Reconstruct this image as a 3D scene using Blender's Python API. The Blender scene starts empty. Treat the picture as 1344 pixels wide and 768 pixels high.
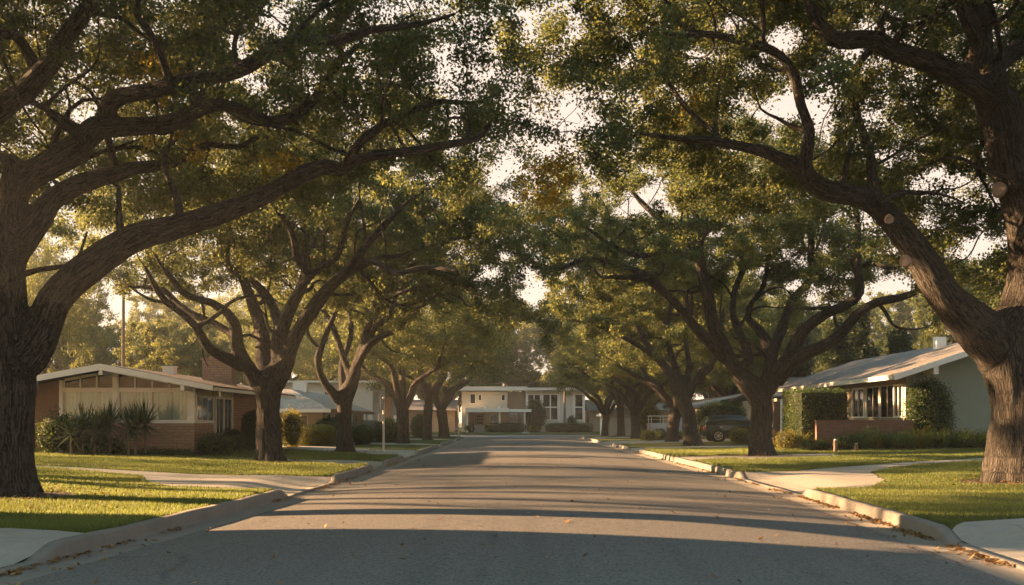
import bpy, math, random
import numpy as np
from mathutils import Vector
R = math.radians
random.seed(7)
sc = bpy.context.scene
col = sc.collection

# ------------------------------------------------------------------ camera, light, exposure
F, CX, CY, EYE = 1307.0, 672.0, 553.0, 1.6       # lens in pixels of a 1344 wide frame, horizon row, eye height
cam_d = bpy.data.cameras.new('camera'); cam = bpy.data.objects.new('camera', cam_d); col.objects.link(cam)
cam.location = (0, 0, EYE); cam.rotation_euler = (R(90), 0, 0)
cam_d.sensor_width = 36; cam_d.lens = 36 * F / 1344; cam_d.shift_y = (CY - 384) / 1344
cam_d.clip_end = 2000; cam_d.clip_start = .1
sc.camera = cam

SUN_EL, SUN_AZ = 15.0, 16.0                        # elevation; degrees ahead of due left
sdir = Vector((-math.cos(R(SUN_AZ)) * math.cos(R(SUN_EL)), math.sin(R(SUN_AZ)) * math.cos(R(SUN_EL)), math.sin(R(SUN_EL))))
sun_d = bpy.data.lights.new('sun', 'SUN'); sun_d.energy = 5.0; sun_d.angle = R(.55); sun_d.color = (1.0, .60, .30)
sun = bpy.data.objects.new('sun', sun_d); col.objects.link(sun); sun.location = (-40, 20, 40)
sun.rotation_euler = sdir.to_track_quat('Z', 'Y').to_euler()

world = bpy.data.worlds.new('World'); sc.world = world; world.use_nodes = True
wn, wl = world.node_tree.nodes, world.node_tree.links
wn.clear()
sky = wn.new('ShaderNodeTexSky'); sky.sky_type = 'NISHITA'; sky.sun_disc = False
sky.sun_elevation = R(SUN_EL); sky.sun_rotation = math.atan2(sdir.x, sdir.y)
sky.air_density = 1.0; sky.dust_density = 2.5; sky.ozone_density = 1.0
WORLD_STRENGTH = .077
bg = wn.new('ShaderNodeBackground'); bg.inputs['Strength'].default_value = WORLD_STRENGTH
# thin evening haze: pale warm veil low down, added to the sky colour
tc = wn.new('ShaderNodeTexCoord'); sx = wn.new('ShaderNodeSeparateXYZ')
mr = wn.new('ShaderNodeMapRange'); mr.inputs['From Min'].default_value = .36; mr.inputs['From Max'].default_value = .62
mr.inputs['To Min'].default_value = 1; mr.inputs['To Max'].default_value = 0
mx = wn.new('ShaderNodeMix'); mx.data_type = 'RGBA'; mx.blend_type = 'MIX'
HAZE_COL = (2.1, 1.66, 1.38, 1)
mx.inputs['B'].default_value = HAZE_COL
mp = wn.new('ShaderNodeMath'); mp.operation = 'MULTIPLY'; mp.inputs[1].default_value = .95
wo = wn.new('ShaderNodeOutputWorld')
wl.new(tc.outputs['Generated'], sx.inputs[0]); wl.new(sx.outputs['Z'], mr.inputs['Value'])
wl.new(mr.outputs[0], mp.inputs[0]); wl.new(mp.outputs[0], mx.inputs['Factor'])
tn = wn.new('ShaderNodeMix'); tn.data_type = 'RGBA'; tn.blend_type = 'MULTIPLY'; tn.inputs['Factor'].default_value = 1; tn.inputs['B'].default_value = (.60, .88, .75, 1)
wl.new(sky.outputs[0], tn.inputs['A']); wl.new(tn.outputs['Result'], mx.inputs['A']); wl.new(mx.outputs['Result'], bg.inputs['Color']); wl.new(bg.outputs[0], wo.inputs['Surface'])

vs = sc.view_settings
vs.view_transform = 'Standard'; vs.look = 'None'; vs.gamma = 1; vs.use_curve_mapping = False
vs.exposure = 2.8
cy = sc.cycles
cy.max_bounces = 7; cy.diffuse_bounces = 4; cy.glossy_bounces = 2; cy.transmission_bounces = 5; cy.transparent_max_bounces = 8
cy.use_adaptive_sampling = True; cy.adaptive_threshold = .02
cy.use_denoising = True; cy.sample_clamp_indirect = 4
cy.caustics_reflective = False; cy.caustics_refractive = False

# ------------------------------------------------------------------ small helpers
def P(px, py, d):
    return ((px - CX) * d / F, d, EYE + (CY - py) * d / F)

def tag(o, label=None, cat=None, group=None, kind=None):
    for k, v in (('label', label), ('category', cat), ('group', group), ('kind', kind)):
        if v: o[k] = v
    return o

def thing(name, loc, label, cat, group=None, rz=0):
    o = bpy.data.objects.new(name, None); col.objects.link(o); o.empty_display_size = .2
    o.location = loc; o.rotation_euler = (0, 0, rz)
    return tag(o, label, cat, group)

def link_mesh(name, me, mat, parent=None, smooth=False):
    if mat is not None: me.materials.append(mat)
    o = bpy.data.objects.new(name, me); col.objects.link(o)
    if parent is not None: o.parent = parent
    if smooth:
        me.polygons.foreach_set('use_smooth', np.ones(len(me.polygons), dtype=bool))
    return o

def np_mesh(name, V, Fc, nper):
    """V (n,3) array; Fc (m,nper) int array"""
    me = bpy.data.meshes.new(name)
    V = np.ascontiguousarray(V, dtype=np.float32); Fc = np.ascontiguousarray(Fc, dtype=np.int32)
    me.vertices.add(len(V)); me.vertices.foreach_set('co', V.ravel())
    m = len(Fc)
    me.loops.add(m * nper); me.loops.foreach_set('vertex_index', Fc.ravel())
    me.polygons.add(m)
    me.polygons.foreach_set('loop_start', np.arange(m, dtype=np.int32) * nper)
    me.update(calc_edges=True)
    return me

def fattr(me, name, arr):
    a = me.attributes.new(name, 'FLOAT', 'POINT'); a.data.foreach_set('value', np.ascontiguousarray(arr, dtype=np.float32))

def vattr(me, name, arr):
    a = me.attributes.new(name, 'FLOAT_VECTOR', 'POINT'); a.data.foreach_set('vector', np.ascontiguousarray(arr, dtype=np.float32).ravel())

def grid_mesh(name, V):
    """V (a,b,3) -> quads"""
    a, b = V.shape[:2]
    i = np.arange(a * b).reshape(a, b)
    Fc = np.stack([i[:-1, :-1], i[1:, :-1], i[1:, 1:], i[:-1, 1:]], -1).reshape(-1, 4)
    return np_mesh(name, V.reshape(-1, 3), Fc, 4)

def vnoise(p, seed=0):
    """value noise 0..1 on (n,3)"""
    p = np.asarray(p, dtype=np.float64); i = np.floor(p).astype(np.int64); f = p - i; f = f * f * (3 - 2 * f)
    def h(a, b, c):
        n = (a * 374761393 + b * 668265263 + c * 2147483647 + seed * 974634777) & 0xffffffff
        n = ((n ^ (n >> 13)) * 1274126177) & 0xffffffff
        n = (n ^ (n >> 16)) & 0xffff
        return n / 65535.0
    r = 0
    for dx in (0, 1):
        wx = f[:, 0] if dx else 1 - f[:, 0]
        for dy in (0, 1):
            wy = f[:, 1] if dy else 1 - f[:, 1]
            for dz in (0, 1):
                wz = f[:, 2] if dz else 1 - f[:, 2]
                r = r + wx * wy * wz * h(i[:, 0] + dx, i[:, 1] + dy, i[:, 2] + dz)
    return r

class MB:
    """collects boxes, slabs and prisms in a wall frame: u along the wall, o outward from it, z up; built as one mesh"""
    def __init__(s, ox=0, oy=0, oz=0, ang=0):
        s.V, s.Fc = [], []; s.o = (ox, oy, oz); s.c, s.s = math.cos(R(ang)), math.sin(R(ang))
    def pt(s, u, o, z):
        x, y = u, -o
        return (s.o[0] + x * s.c - y * s.s, s.o[1] + x * s.s + y * s.c, s.o[2] + z)
    def add(s, pts, faces):
        n = len(s.V); s.V += [s.pt(*p) for p in pts]; s.Fc += [tuple(n + i for i in f) for f in faces]; return s
    def box(s, u0, u1, o0, o1, z0, z1):
        return s.add([(u0, o1, z0), (u1, o1, z0), (u1, o0, z0), (u0, o0, z0), (u0, o1, z1), (u1, o1, z1), (u1, o0, z1), (u0, o0, z1)],
                     [(3, 2, 1, 0), (4, 5, 6, 7), (0, 1, 5, 4), (1, 2, 6, 5), (2, 3, 7, 6), (3, 0, 4, 7)])
    def prism(s, poly, o0, o1):
        """poly: (u,z) counter-clockwise seen from outside; extruded between o0 (back) and o1 (front)"""
        n = len(poly)
        return s.add([(u, o1, z) for u, z in poly] + [(u, o0, z) for u, z in poly],
                     [tuple(range(n)), tuple(range(2 * n - 1, n - 1, -1))] + [(i, i + n, (i + 1) % n + n, (i + 1) % n) for i in range(n)])
    def slab(s, q, th):
        """q: four (u,o,z) corners of the upper face"""
        return s.add(list(q) + [(a, b, c - th) for a, b, c in q],
                     [(0, 1, 2, 3), (7, 6, 5, 4)] + [(i, i + 4, (i + 1) % 4 + 4, (i + 1) % 4) for i in range(4)])
    def cyl(s, u, o, z0, z1, r0, r1=None, n=12):
        r1 = r0 if r1 is None else r1
        pts = [(u + r * math.cos(2 * math.pi * k / n), o + r * math.sin(2 * math.pi * k / n), z) for r, z in ((r0, z0), (r1, z1)) for k in range(n)]
        return s.add(pts, [tuple(range(n)), tuple(range(2 * n - 1, n - 1, -1))] + [(k, k + n, (k + 1) % n + n, (k + 1) % n) for k in range(n)])
    def disc(s, u, z, o0, o1, r, n=20, r_in=0):
        """a wheel-like cylinder whose axis points outward"""
        pts = [(u + r * math.cos(2 * math.pi * k / n), o, z + r * math.sin(2 * math.pi * k / n)) for o in (o0, o1) for k in range(n)]
        return s.add(pts, [tuple(range(n)), tuple(range(2 * n - 1, n - 1, -1))] + [(k, k + n, (k + 1) % n + n, (k + 1) % n) for k in range(n)])
    def build(s, name, mat, parent=None, bevel=0, origin=None):
        org = origin if origin is not None else (world_loc(parent) if parent is not None else (0, 0, 0))
        me = bpy.data.meshes.new(name)
        me.from_pydata([(a - org[0], b - org[1], c - org[2]) for a, b, c in s.V], [], s.Fc)
        import bmesh
        bm = bmesh.new(); bm.from_mesh(me); bmesh.ops.recalc_face_normals(bm, faces=bm.faces); bm.to_mesh(me); bm.free()
        o = link_mesh(name, me, mat, parent)
        if origin is not None and parent is None: o.location = origin
        if bevel:
            b = o.modifiers.new('bevel', 'BEVEL'); b.width = bevel; b.segments = 2; b.limit_method = 'ANGLE'
        return o

def world_loc(o):
    x = Vector((0, 0, 0))
    while o is not None: x += o.location; o = o.parent
    return tuple(x)

# ------------------------------------------------------------------ materials
class NT:
    def __init__(s, name):
        s.m = bpy.data.materials.new(name); s.m.use_nodes = True
        s.n, s.l = s.m.node_tree.nodes, s.m.node_tree.links; s.n.clear()
        s.out = s.n.new('ShaderNodeOutputMaterial')
    def new(s, t, **kw):
        n = s.n.new(t)
        for k, v in kw.items():
            if k[0].isupper() or k.startswith('i_'):
                pass
            setattr(n, k, v)
        return n
    def link(s, a, b): s.l.new(a, b)
    def principled(s, rough=.8, spec=.3):
        b = s.n.new('ShaderNodeBsdfPrincipled'); b.inputs['Roughness'].default_value = rough; b.inputs['Specular IOR Level'].default_value = spec
        s.link(b.outputs[0], s.out.inputs['Surface']); return b
    def coord(s, kind='Object', scale=(1, 1, 1), rot=(0, 0, 0)):
        t = s.n.new('ShaderNodeTexCoord'); m = s.n.new('ShaderNodeMapping'); m.inputs['Scale'].default_value = scale; m.inputs['Rotation'].default_value = rot
        s.link(t.outputs[kind], m.inputs[0]); return m.outputs[0]
    def world_pos(s, scale=(1, 1, 1)):
        t = s.n.new('ShaderNodeNewGeometry'); m = s.n.new('ShaderNodeMapping'); m.inputs['Scale'].default_value = scale
        s.link(t.outputs['Position'], m.inputs[0]); return m.outputs[0]
    def noise(s, vec, scale, detail=4, rough=.55, out='Fac', dist=0):
        n = s.n.new('ShaderNodeTexNoise'); n.inputs['Scale'].default_value = scale; n.inputs['Detail'].default_value = detail; n.inputs['Roughness'].default_value = rough
        n.inputs['Distortion'].default_value = dist
        s.link(vec, n.inputs['Vector']); return n.outputs[out]
    def ramp(s, fac, stops, interp='LINEAR'):
        r = s.n.new('ShaderNodeValToRGB'); r.color_ramp.interpolation = interp
        e = r.color_ramp.elements
        while len(e) < len(stops): e.new(.5)
        for x, (p, c) in zip(e, stops):
            x.position = p; x.color = (*c, 1) if len(c) == 3 else c
        s.link(fac, r.inputs[0]); return r.outputs[0]
    def mix(s, fac, a, b, blend='MIX'):
        m = s.n.new('ShaderNodeMix'); m.data_type = 'RGBA'; m.blend_type = blend
        for v, i in ((fac, 'Factor'), (a, 'A'), (b, 'B')):
            if isinstance(v, (int, float)): m.inputs[i].default_value = v
            elif isinstance(v, tuple): m.inputs[i].default_value = (*v, 1) if len(v) == 3 else v
            else: s.link(v, m.inputs[i])
        return m.outputs['Result']
    def math(s, op, a, b=0, c=None):
        m = s.n.new('ShaderNodeMath'); m.operation = op
        for k, v in enumerate((a, b) if c is None else (a, b, c)):
            if isinstance(v, (int, float)): m.inputs[k].default_value = v
            else: s.link(v, m.inputs[k])
        return m.outputs[0]
    def bump(s, h, dist, strength=1.0, normal=None):
        b = s.n.new('ShaderNodeBump'); b.inputs['Distance'].default_value = dist; b.inputs['Strength'].default_value = strength
        s.link(h, b.inputs['Height'])
        if normal is not None: s.link(normal, b.inputs['Normal'])
        return b.outputs[0]

def mat_plain(name, colr, rough=.7, var=.25, scale=3, bump=.0, spec=.3, metal=0, fine=0):
    t = NT(name); b = t.principled(rough, spec); b.inputs['Metallic'].default_value = metal
    v = t.world_pos(); n = t.noise(v, scale, 5); f = t.noise(v, scale * 9, 3)
    lo = tuple(c * (1 - var) for c in colr); hi = tuple(min(1, c * (1 + var)) for c in colr)
    c = t.mix(n, lo, hi)
    c = t.mix(.25, c, t.mix(f, lo, hi))
    t.link(c, b.inputs['Base Color'])
    if bump: t.link(t.bump(f, bump), b.inputs['Normal'])
    return t.m

def mat_asphalt():
    t = NT('asphalt'); b = t.principled(.88, .25); v = t.world_pos()
    big = t.noise(t.world_pos((1, .35, 1)), .35, 4); fine = t.noise(v, 60, 3, .8); grit = t.noise(v, 26, 3, .9)
    c = t.mix(big, (.082, .076, .068), (.125, .114, .100))
    c = t.mix(t.ramp(fine, [(.38, (0, 0, 0)), (.62, (1, 1, 1))]), c, (.21, .195, .18)) 
    c = t.mix(t.ramp(grit, [(.38, (1, 1, 1)), (.50, (0, 0, 0))]), c, (.05, .048, .046))
    # worn stain streaks along the lanes
    st = t.noise(t.world_pos((1.1, .05, 1)), 1.6, 3)
    c = t.mix(t.math('MULTIPLY', t.ramp(st, [(.52, (0, 0, 0)), (.7, (1, 1, 1))]), .35), c, (.07, .067, .064))
    # hairline cracks
    vo = t.n.new('ShaderNodeTexVoronoi'); vo.feature = 'DISTANCE_TO_EDGE'; vo.inputs['Scale'].default_value = .28
    wv = t.mix(.25, v, t.noise(v, 1.2, 4, out='Color')); t.link(wv, vo.inputs['Vector'])
    cr = t.ramp(vo.outputs['Distance'], [(.0, (1, 1, 1)), (.012, (0, 0, 0))])
    c = t.mix(t.math('MULTIPLY', cr, t.ramp(t.noise(v, .25, 2), [(.46, (0, 0, 0)), (.60, (.5, .5, .5))])), c, (.03, .03, .03))
    t.link(c, b.inputs['Base Color'])
    t.link(t.bump(t.math('ADD', fine, t.math('MULTIPLY', grit, .6)), .006, .8), b.inputs['Normal'])
    return t.m

def mat_concrete(name='concrete', base=(.37, .335, .29), joints=True):
    t = NT(name); b = t.principled(.85, .25); v = t.world_pos()
    c = t.mix(t.noise(v, .9, 5), tuple(x * .7 for x in base), tuple(x * 1.15 for x in base))
    c = t.mix(t.math('MULTIPLY', t.ramp(t.noise(v, 5, 5, .7), [(.45, (0, 0, 0)), (.75, (1, 1, 1))]), .5), c, tuple(x * .55 for x in base))
    f = t.noise(v, 120, 2)
    c = t.mix(t.math('MULTIPLY', f, .25), c, tuple(x * .5 for x in base))
    if joints:
        s = t.n.new('ShaderNodeSeparateXYZ'); t.link(t.n.new('ShaderNodeNewGeometry').outputs['Position'], s.inputs[0])
        j = t.math('PINGPONG', s.outputs['Y'], .75); k = t.math('PINGPONG', s.outputs['X'], .85)
        m = t.math('MINIMUM', j, k); jm = t.ramp(m, [(.0, (1, 1, 1)), (.016, (0, 0, 0))])
        c = t.mix(t.math('MULTIPLY', jm, .6), c, tuple(x * .3 for x in base))
    t.link(c, b.inputs['Base Color']); t.link(t.bump(f, .004), b.inputs['Normal'])
    return t.m

def mat_lawn():
    t = NT('lawn'); b = t.principled(.95, .1); v = t.world_pos()
    c = t.mix(t.noise(v, .6, 4), (.050, .065, .016), (.105, .115, .028))
    c = t.mix(t.ramp(t.noise(v, 9, 5, .7), [(.35, (0, 0, 0)), (.75, (1, 1, 1))]), c, (.12, .125, .035))
    h = t.noise(v, 45, 4, .8)
    c = t.mix(t.math('MULTIPLY', h, .6), c, (.02, .03, .008))
    t.link(c, b.inputs['Base Color']); t.link(t.bump(h, .04), b.inputs['Normal'])
    return t.m

def mat_leaf(name, dark, mid, warm, trans=.45, tcol=(.30, .26, .045)):
    """leaves and blades: two sided, light comes through them; tint is 0..1 per leaf"""
    t = NT(name)
    a = t.n.new('ShaderNodeAttribute'); a.attribute_name = 'tint'
    c = t.ramp(a.outputs['Fac'], [(0, dark), (.55, mid), (.93, warm)])
    d = t.n.new('ShaderNodeBsdfPrincipled'); d.inputs['Roughness'].default_value = .5; d.inputs['Specular IOR Level'].default_value = .25
    t.link(c, d.inputs['Base Color'])
    tr = t.n.new('ShaderNodeBsdfTranslucent')
    tc2 = t.mix(a.outputs['Fac'], tuple(x * .7 for x in tcol), tuple(x * 1.15 for x in tcol)); t.link(tc2, tr.inputs['Color'])
    m = t.n.new('ShaderNodeMixShader'); m.inputs[0].default_value = trans
    t.link(d.outputs[0], m.inputs[1]); t.link(tr.outputs[0], m.inputs[2]); t.link(m.outputs[0], t.out.inputs['Surface'])
    return t.m

def mat_bark(name, lo, hi):
    """ridged oak bark, laid along each limb by the limb's own coordinates"""
    t = NT(name); b = t.principled(.92, .15)
    a = t.n.new('ShaderNodeAttribute'); a.attribute_name = 'bark'
    v0 = a.outputs['Vector']
    m = t.n.new('ShaderNodeMapping'); m.inputs['Scale'].default_value = (1, 1, .27); t.link(v0, m.inputs[0])
    wv = t.n.new('ShaderNodeVectorMath'); wv.operation = 'ADD'
    ns = t.n.new('ShaderNodeVectorMath'); ns.operation = 'SCALE'; ns.inputs['Scale'].default_value = .11
    t.link(t.noise(v0, 5, 4, out='Color'), ns.inputs[0]); t.link(m.outputs[0], wv.inputs[0]); t.link(ns.outputs[0], wv.inputs[1])
    vo = t.n.new('ShaderNodeTexVoronoi'); vo.feature = 'DISTANCE_TO_EDGE'; vo.inputs['Scale'].default_value = 22; t.link(wv.outputs[0], vo.inputs['Vector'])
    m2 = t.n.new('ShaderNodeMapping'); m2.inputs['Scale'].default_value = (1, 1, .11); t.link(v0, m2.inputs[0])
    st = t.noise(m2.outputs[0], 30, 3, .65, dist=.5)
    ridge = t.mix(.6, t.ramp(vo.outputs['Distance'], [(0, (0, 0, 0)), (.3, (1, 1, 1))]), t.ramp(st, [(.42, (0, 0, 0)), (.56, (1, 1, 1))]))
    fine = t.noise(m.outputs[0], 60, 4, .7)
    big = t.noise(v0, 1.1, 4)
    c = t.mix(ridge, tuple(x * .22 for x in lo), lo)
    c = t.mix(t.math('MULTIPLY', ridge, t.ramp(fine, [(.3, (0, 0, 0)), (.8, (1, 1, 1))])), c, hi)
    c = t.mix(t.ramp(big, [(.35, (0, 0, 0)), (.75, (.5, .5, .5))]), c, tuple(x * .6 for x in lo))
    t.link(c, b.inputs['Base Color'])
    h = t.math('ADD', ridge, t.math('MULTIPLY', fine, .35))
    t.link(t.bump(h, .055, 1.0), b.inputs['Normal'])
    return t.m

def wall_uv(t, scale=1.0):
    """(x+y, z) coordinates so a course pattern lies flat on walls that face any axis"""
    g = t.n.new('ShaderNodeNewGeometry'); s = t.n.new('ShaderNodeSeparateXYZ'); t.link(g.outputs['Position'], s.inputs[0])
    c = t.n.new('ShaderNodeCombineXYZ'); t.link(t.math('ADD', s.outputs['X'], s.outputs['Y']), c.inputs['X']); t.link(s.outputs['Z'], c.inputs['Y'])
    return c.outputs[0]

def mat_brick(name, c1, c2, mortar, bw=.22, bh=.075, ms=.010, off=.5, freq=2, squash=1.0, warp=0, bump=.01):
    t = NT(name); b = t.principled(.88, .2); v = wall_uv(t)
    if warp:
        ns = t.n.new('ShaderNodeVectorMath'); ns.operation = 'SCALE'; ns.inputs['Scale'].default_value = warp
        t.link(t.noise(v, 2.5, 3, out='Color'), ns.inputs[0]); ad = t.n.new('ShaderNodeVectorMath'); t.link(v, ad.inputs[0]); t.link(ns.outputs[0], ad.inputs[1]); v = ad.outputs[0]
    k = t.n.new('ShaderNodeTexBrick'); k.offset = off; k.offset_frequency = freq; k.squash = squash; k.squash_frequency = 3
    k.inputs['Scale'].default_value = 1; k.inputs['Brick Width'].default_value = bw; k.inputs['Row Height'].default_value = bh
    k.inputs['Mortar Size'].default_value = ms; k.inputs['Mortar Smooth'].default_value = .3
    k.inputs['Color1'].default_value = (*c1, 1); k.inputs['Color2'].default_value = (*c2, 1); k.inputs['Mortar'].default_value = (*mortar, 1)
    t.link(v, k.inputs['Vector'])
    n = t.noise(v, 14, 4); c = t.mix(.45, k.outputs['Color'], t.mix(n, tuple(x * .45 for x in c1), tuple(x * 1.3 for x in c2)))
    t.link(c, b.inputs['Base Color'])
    h = t.math('ADD', t.math('MULTIPLY', k.outputs['Fac'], -1), t.math('MULTIPLY', n, .3))
    t.link(t.bump(h, bump), b.inputs['Normal'])
    return t.m

def mat_roof(name, base, rows=.16):
    t = NT(name); b = t.principled(.9, .15)
    g = t.n.new('ShaderNodeNewGeometry'); s = t.n.new('ShaderNodeSeparateXYZ'); t.link(g.outputs['Position'], s.inputs[0])
    c = t.n.new('ShaderNodeCombineXYZ'); t.link(s.outputs['Y'], c.inputs['X']); t.link(s.outputs['X'], c.inputs['Y'])
    k = t.n.new('ShaderNodeTexBrick'); k.inputs['Scale'].default_value = 1; k.inputs['Brick Width'].default_value = .3; k.inputs['Row Height'].default_value = rows; k.inputs['Mortar Size'].default_value = .012
    k.inputs['Color1'].default_value = (*[x * .75 for x in base], 1); k.inputs['Color2'].default_value = (*[x * 1.2 for x in base], 1); k.inputs['Mortar'].default_value = (*[x * .4 for x in base], 1)
    t.link(c.outputs[0], k.inputs['Vector'])
    n = t.noise(t.world_pos(), 1.4, 4)
    cc = t.mix(t.math('MULTIPLY', n, .6), k.outputs['Color'], tuple(x * .55 for x in base))
    t.link(cc, b.inputs['Base Color']); t.link(t.bump(k.outputs['Fac'], .02), b.inputs['Normal'])
    return t.m

def mat_glass(name='window_glass', tint=(.9, .95, .93), opaque=None):
    t = NT(name)
    gl = t.n.new('ShaderNodeBsdfGlossy'); gl.inputs['Roughness'].default_value = .04; gl.inputs['Color'].default_value = (.9, .9, .9, 1)
    if opaque is None:
        tr = t.n.new('ShaderNodeBsdfTransparent'); tr.inputs['Color'].default_value = (*tint, 1)
    else:
        tr = t.n.new('ShaderNodeBsdfDiffuse'); tr.inputs['Color'].default_value = (*opaque, 1)
    fr = t.n.new('ShaderNodeFresnel'); fr.inputs['IOR'].default_value = 1.5
    m = t.n.new('ShaderNodeMixShader'); t.link(fr.outputs[0], m.inputs[0]); t.link(tr.outputs[0], m.inputs[1]); t.link(gl.outputs[0], m.inputs[2])
    t.link(m.outputs[0], t.out.inputs['Surface']); return t.m

def mat_paint(name, colr, rough=.25, coat=.6):
    t = NT(name); b = t.principled(rough, .5); b.inputs['Coat Weight'].default_value = coat
    c = t.mix(t.math('MULTIPLY', t.noise(t.world_pos(), 2.5, 4), .35), colr, tuple(x * .6 + .02 for x in colr)); t.link(c, b.inputs['Base Color'])
    return t.m

def mat_fabric_curtain():
    t = NT('curtain'); b = t.principled(.9, .1)
    g = t.n.new('ShaderNodeNewGeometry'); s = t.n.new('ShaderNodeSeparateXYZ'); t.link(g.outputs['Position'], s.inputs[0])
    w = t.math('SINE', t.math('MULTIPLY', t.math('ADD', s.outputs['X'], s.outputs['Y']), 42)); c = t.mix(t.math('MULTIPLY', t.math('ADD', w, 1), .5), (.80, .85, .83), (.87, .92, .90))
    t.link(c, b.inputs['Base Color']); t.link(t.bump(w, .02), b.inputs['Normal']); return t.m

M = dict(
    asphalt=mat_asphalt(), concrete=mat_concrete(), curb=mat_concrete('curb_concrete', (.235, .21, .18), False), lawn=mat_lawn(),
    leaf=mat_leaf('oak_leaf', (.030, .054, .030), (.056, .088, .036), (.13, .125, .034), .44, (.24, .255, .075)),
    leaf_far=mat_leaf('far_oak_leaf', (.034, .058, .032), (.064, .096, .038), (.14, .135, .036), .46, (.29, .295, .075)),
    leaf_gold=mat_leaf('yellow_leaf', (.10, .09, .015), (.20, .15, .02), (.30, .22, .03), .5, (.5, .36, .04)),
    blade=mat_leaf('grass_blade', (.055, .082, .020), (.10, .13, .032), (.20, .20, .065), .40, (.29, .33, .075)),
    hedge=mat_leaf('hedge_leaf', (.018, .038, .014), (.032, .060, .018), (.07, .09, .02), .35, (.15, .20, .03)),
    shrub=mat_leaf('shrub_leaf', (.05, .06, .014), (.13, .12, .02), (.26, .20, .03), .4, (.35, .3, .05)),
    yucca=mat_leaf('yucca_leaf', (.018, .04, .022), (.03, .06, .03), (.08, .10, .045), .15, (.12, .18, .05)),
    needle=mat_leaf('needle', (.012, .028, .014), (.022, .042, .018), (.045, .06, .02), .25, (.12, .14, .03)),
    bark=mat_bark('oak_bark', (.084, .073, .062), (.185, .162, .138)),
    bark_far=mat_bark('far_oak_bark', (.10, .082, .068), (.19, .155, .125)),
    core=mat_plain('hedge_twigs', (.02, .022, .012), .95, .4, 12),
    cut=mat_plain('cut_wood', (.27, .20, .15), .8, .3, 20),
    litter=mat_leaf('dry_leaf', (.10, .05, .02), (.22, .12, .045), (.38, .25, .11), .2, (.3, .15, .03)),
    stone=mat_brick('ledge_stone', (.31, .175, .115), (.44, .29, .20), (.12, .09, .07), .42, .11, .012, .37, 2, .7, .06, .03),
    chimney=mat_brick('chimney_stone', (.32, .21, .15), (.46, .31, .22), (.15, .11, .085), .36, .10, .012, .4, 2, .8, .03, .025),
    brick=mat_brick('red_brick', (.17, .085, .06), (.27, .15, .105), (.17, .14, .12)),
    brown_brick=mat_brick('brown_brick', (.20, .115, .08), (.24, .14, .10), (.17, .11, .085), .3, .08, .006),
    cream=mat_plain('cream_stucco', (.52, .45, .34), .85, .08, 2, .004), white=mat_plain('white_paint', (.82, .79, .72), .6, .06, 2),
    offwhite=mat_plain('aged_white_paint', (.58, .55, .48), .7, .15, 5), trim=mat_plain('trim_paint', (.78, .72, .61), .6, .08, 3),
    green_wall=mat_plain('sage_stucco', (.235, .27, .215), .9, .07, 4, .006), tan=mat_plain('tan_wall', (.34, .27, .20), .85, .1, 3, .004),
    whitewall=mat_plain('white_stucco', (.66, .61, .54), .85, .05, 2, .004),
    roof_brown=mat_roof('brown_shingle', (.20, .135, .105)), roof_grey=mat_roof('grey_shingle', (.21, .185, .165)), roof_light=mat_roof('light_roof', (.42, .37, .33)),
    glass=mat_glass(), dark_glass=mat_glass('dark_window_glass', opaque=(.018, .02, .02)), curtain=mat_fabric_curtain(),
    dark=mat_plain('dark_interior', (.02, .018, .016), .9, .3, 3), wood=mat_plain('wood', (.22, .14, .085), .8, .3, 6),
    door=mat_plain('dark_door', (.05, .035, .028), .6, .2, 4), pole=mat_plain('weathered_pole', (.16, .12, .09), .9, .25, 6),
    metal=mat_plain('grey_metal', (.32, .32, .31), .45, .1, 5, metal=.6), pale_post=mat_plain('pale_post', (.62, .58, .50), .6, .1, 5),
    rubber=mat_plain('tyre_rubber', (.025, .025, .025), .9, .2, 8), chrome=mat_plain('alloy', (.55, .53, .5), .3, .1, 5, metal=.8),
    green_paint=mat_paint('dark_green_paint', (.010, .026, .018)), white_car=mat_paint('white_car_paint', (.60, .63, .66), .35),
    teal=mat_plain('faded_teal_board', (.22, .28, .27), .8, .1, 3), red=mat_plain('red_lens', (.35, .02, .015), .3, .1, 5), soil=mat_plain('soil', (.07, .05, .035), .95, .4, 6, .02),
)

HAZE = .00045
if HAZE:
    t = NT('evening_air'); v = t.n.new('ShaderNodeVolumePrincipled'); v.inputs['Density'].default_value = HAZE; v.inputs['Color'].default_value = (.86, .91, .92, 1); v.inputs['Anisotropy'].default_value = .35
    t.link(v.outputs[0], t.out.inputs['Volume'])
    hz = MB(); hz.box(-960, 960, -1060, 860, -1.2, 26)
    tag(hz.build('haze', t.m), 'thin golden evening haze along the whole street', 'haze', kind='stuff')
    cy.volume_bounces = 0; cy.volume_step_rate = 5
# ------------------------------------------------------------------ street geometry
_dd = np.arange(-20, 140, .5)
_c = np.interp(_dd, [-20, 0, 5, 11, 16, 21, 31, 60, 100, 140], [-2.3, -.75, -.33, .12, .50, .76, .92, .98, .98, .98])
_c = np.convolve(np.pad(_c, 8, mode='edge'), np.ones(17) / 17, 'valid')
def cen(d): return np.interp(d, _dd, _c)
JX = 97.0
def hw(d):
    d = np.asarray(d, float); r = 6.0; t = np.clip(d - (JX - r), 0, r - .02)
    return 5.42 + (r - np.sqrt(r * r - t * t))
DIPS = {-1: [(-30, 11.4), (20.7, 26.1), (32.4, 35.8), (41.2, 47.6), (60, 64), (76, 80)], 1: [(-30, 13.2), (21.0, 27.4), (50, 55), (64, 72), (82, 88)]}
def kh(d, s):
    d = np.asarray(d, float); h = np.full(d.shape, .19)
    for a, b in DIPS[s]:
        inside = np.minimum(d - a, b - d)
        h = np.minimum(h, .19 - .165 * np.clip((inside + .25) / .55, 0, 1))
    return h
def sst(x): x = np.clip(x, 0, 1); return x * x * (3 - 2 * x)
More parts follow.
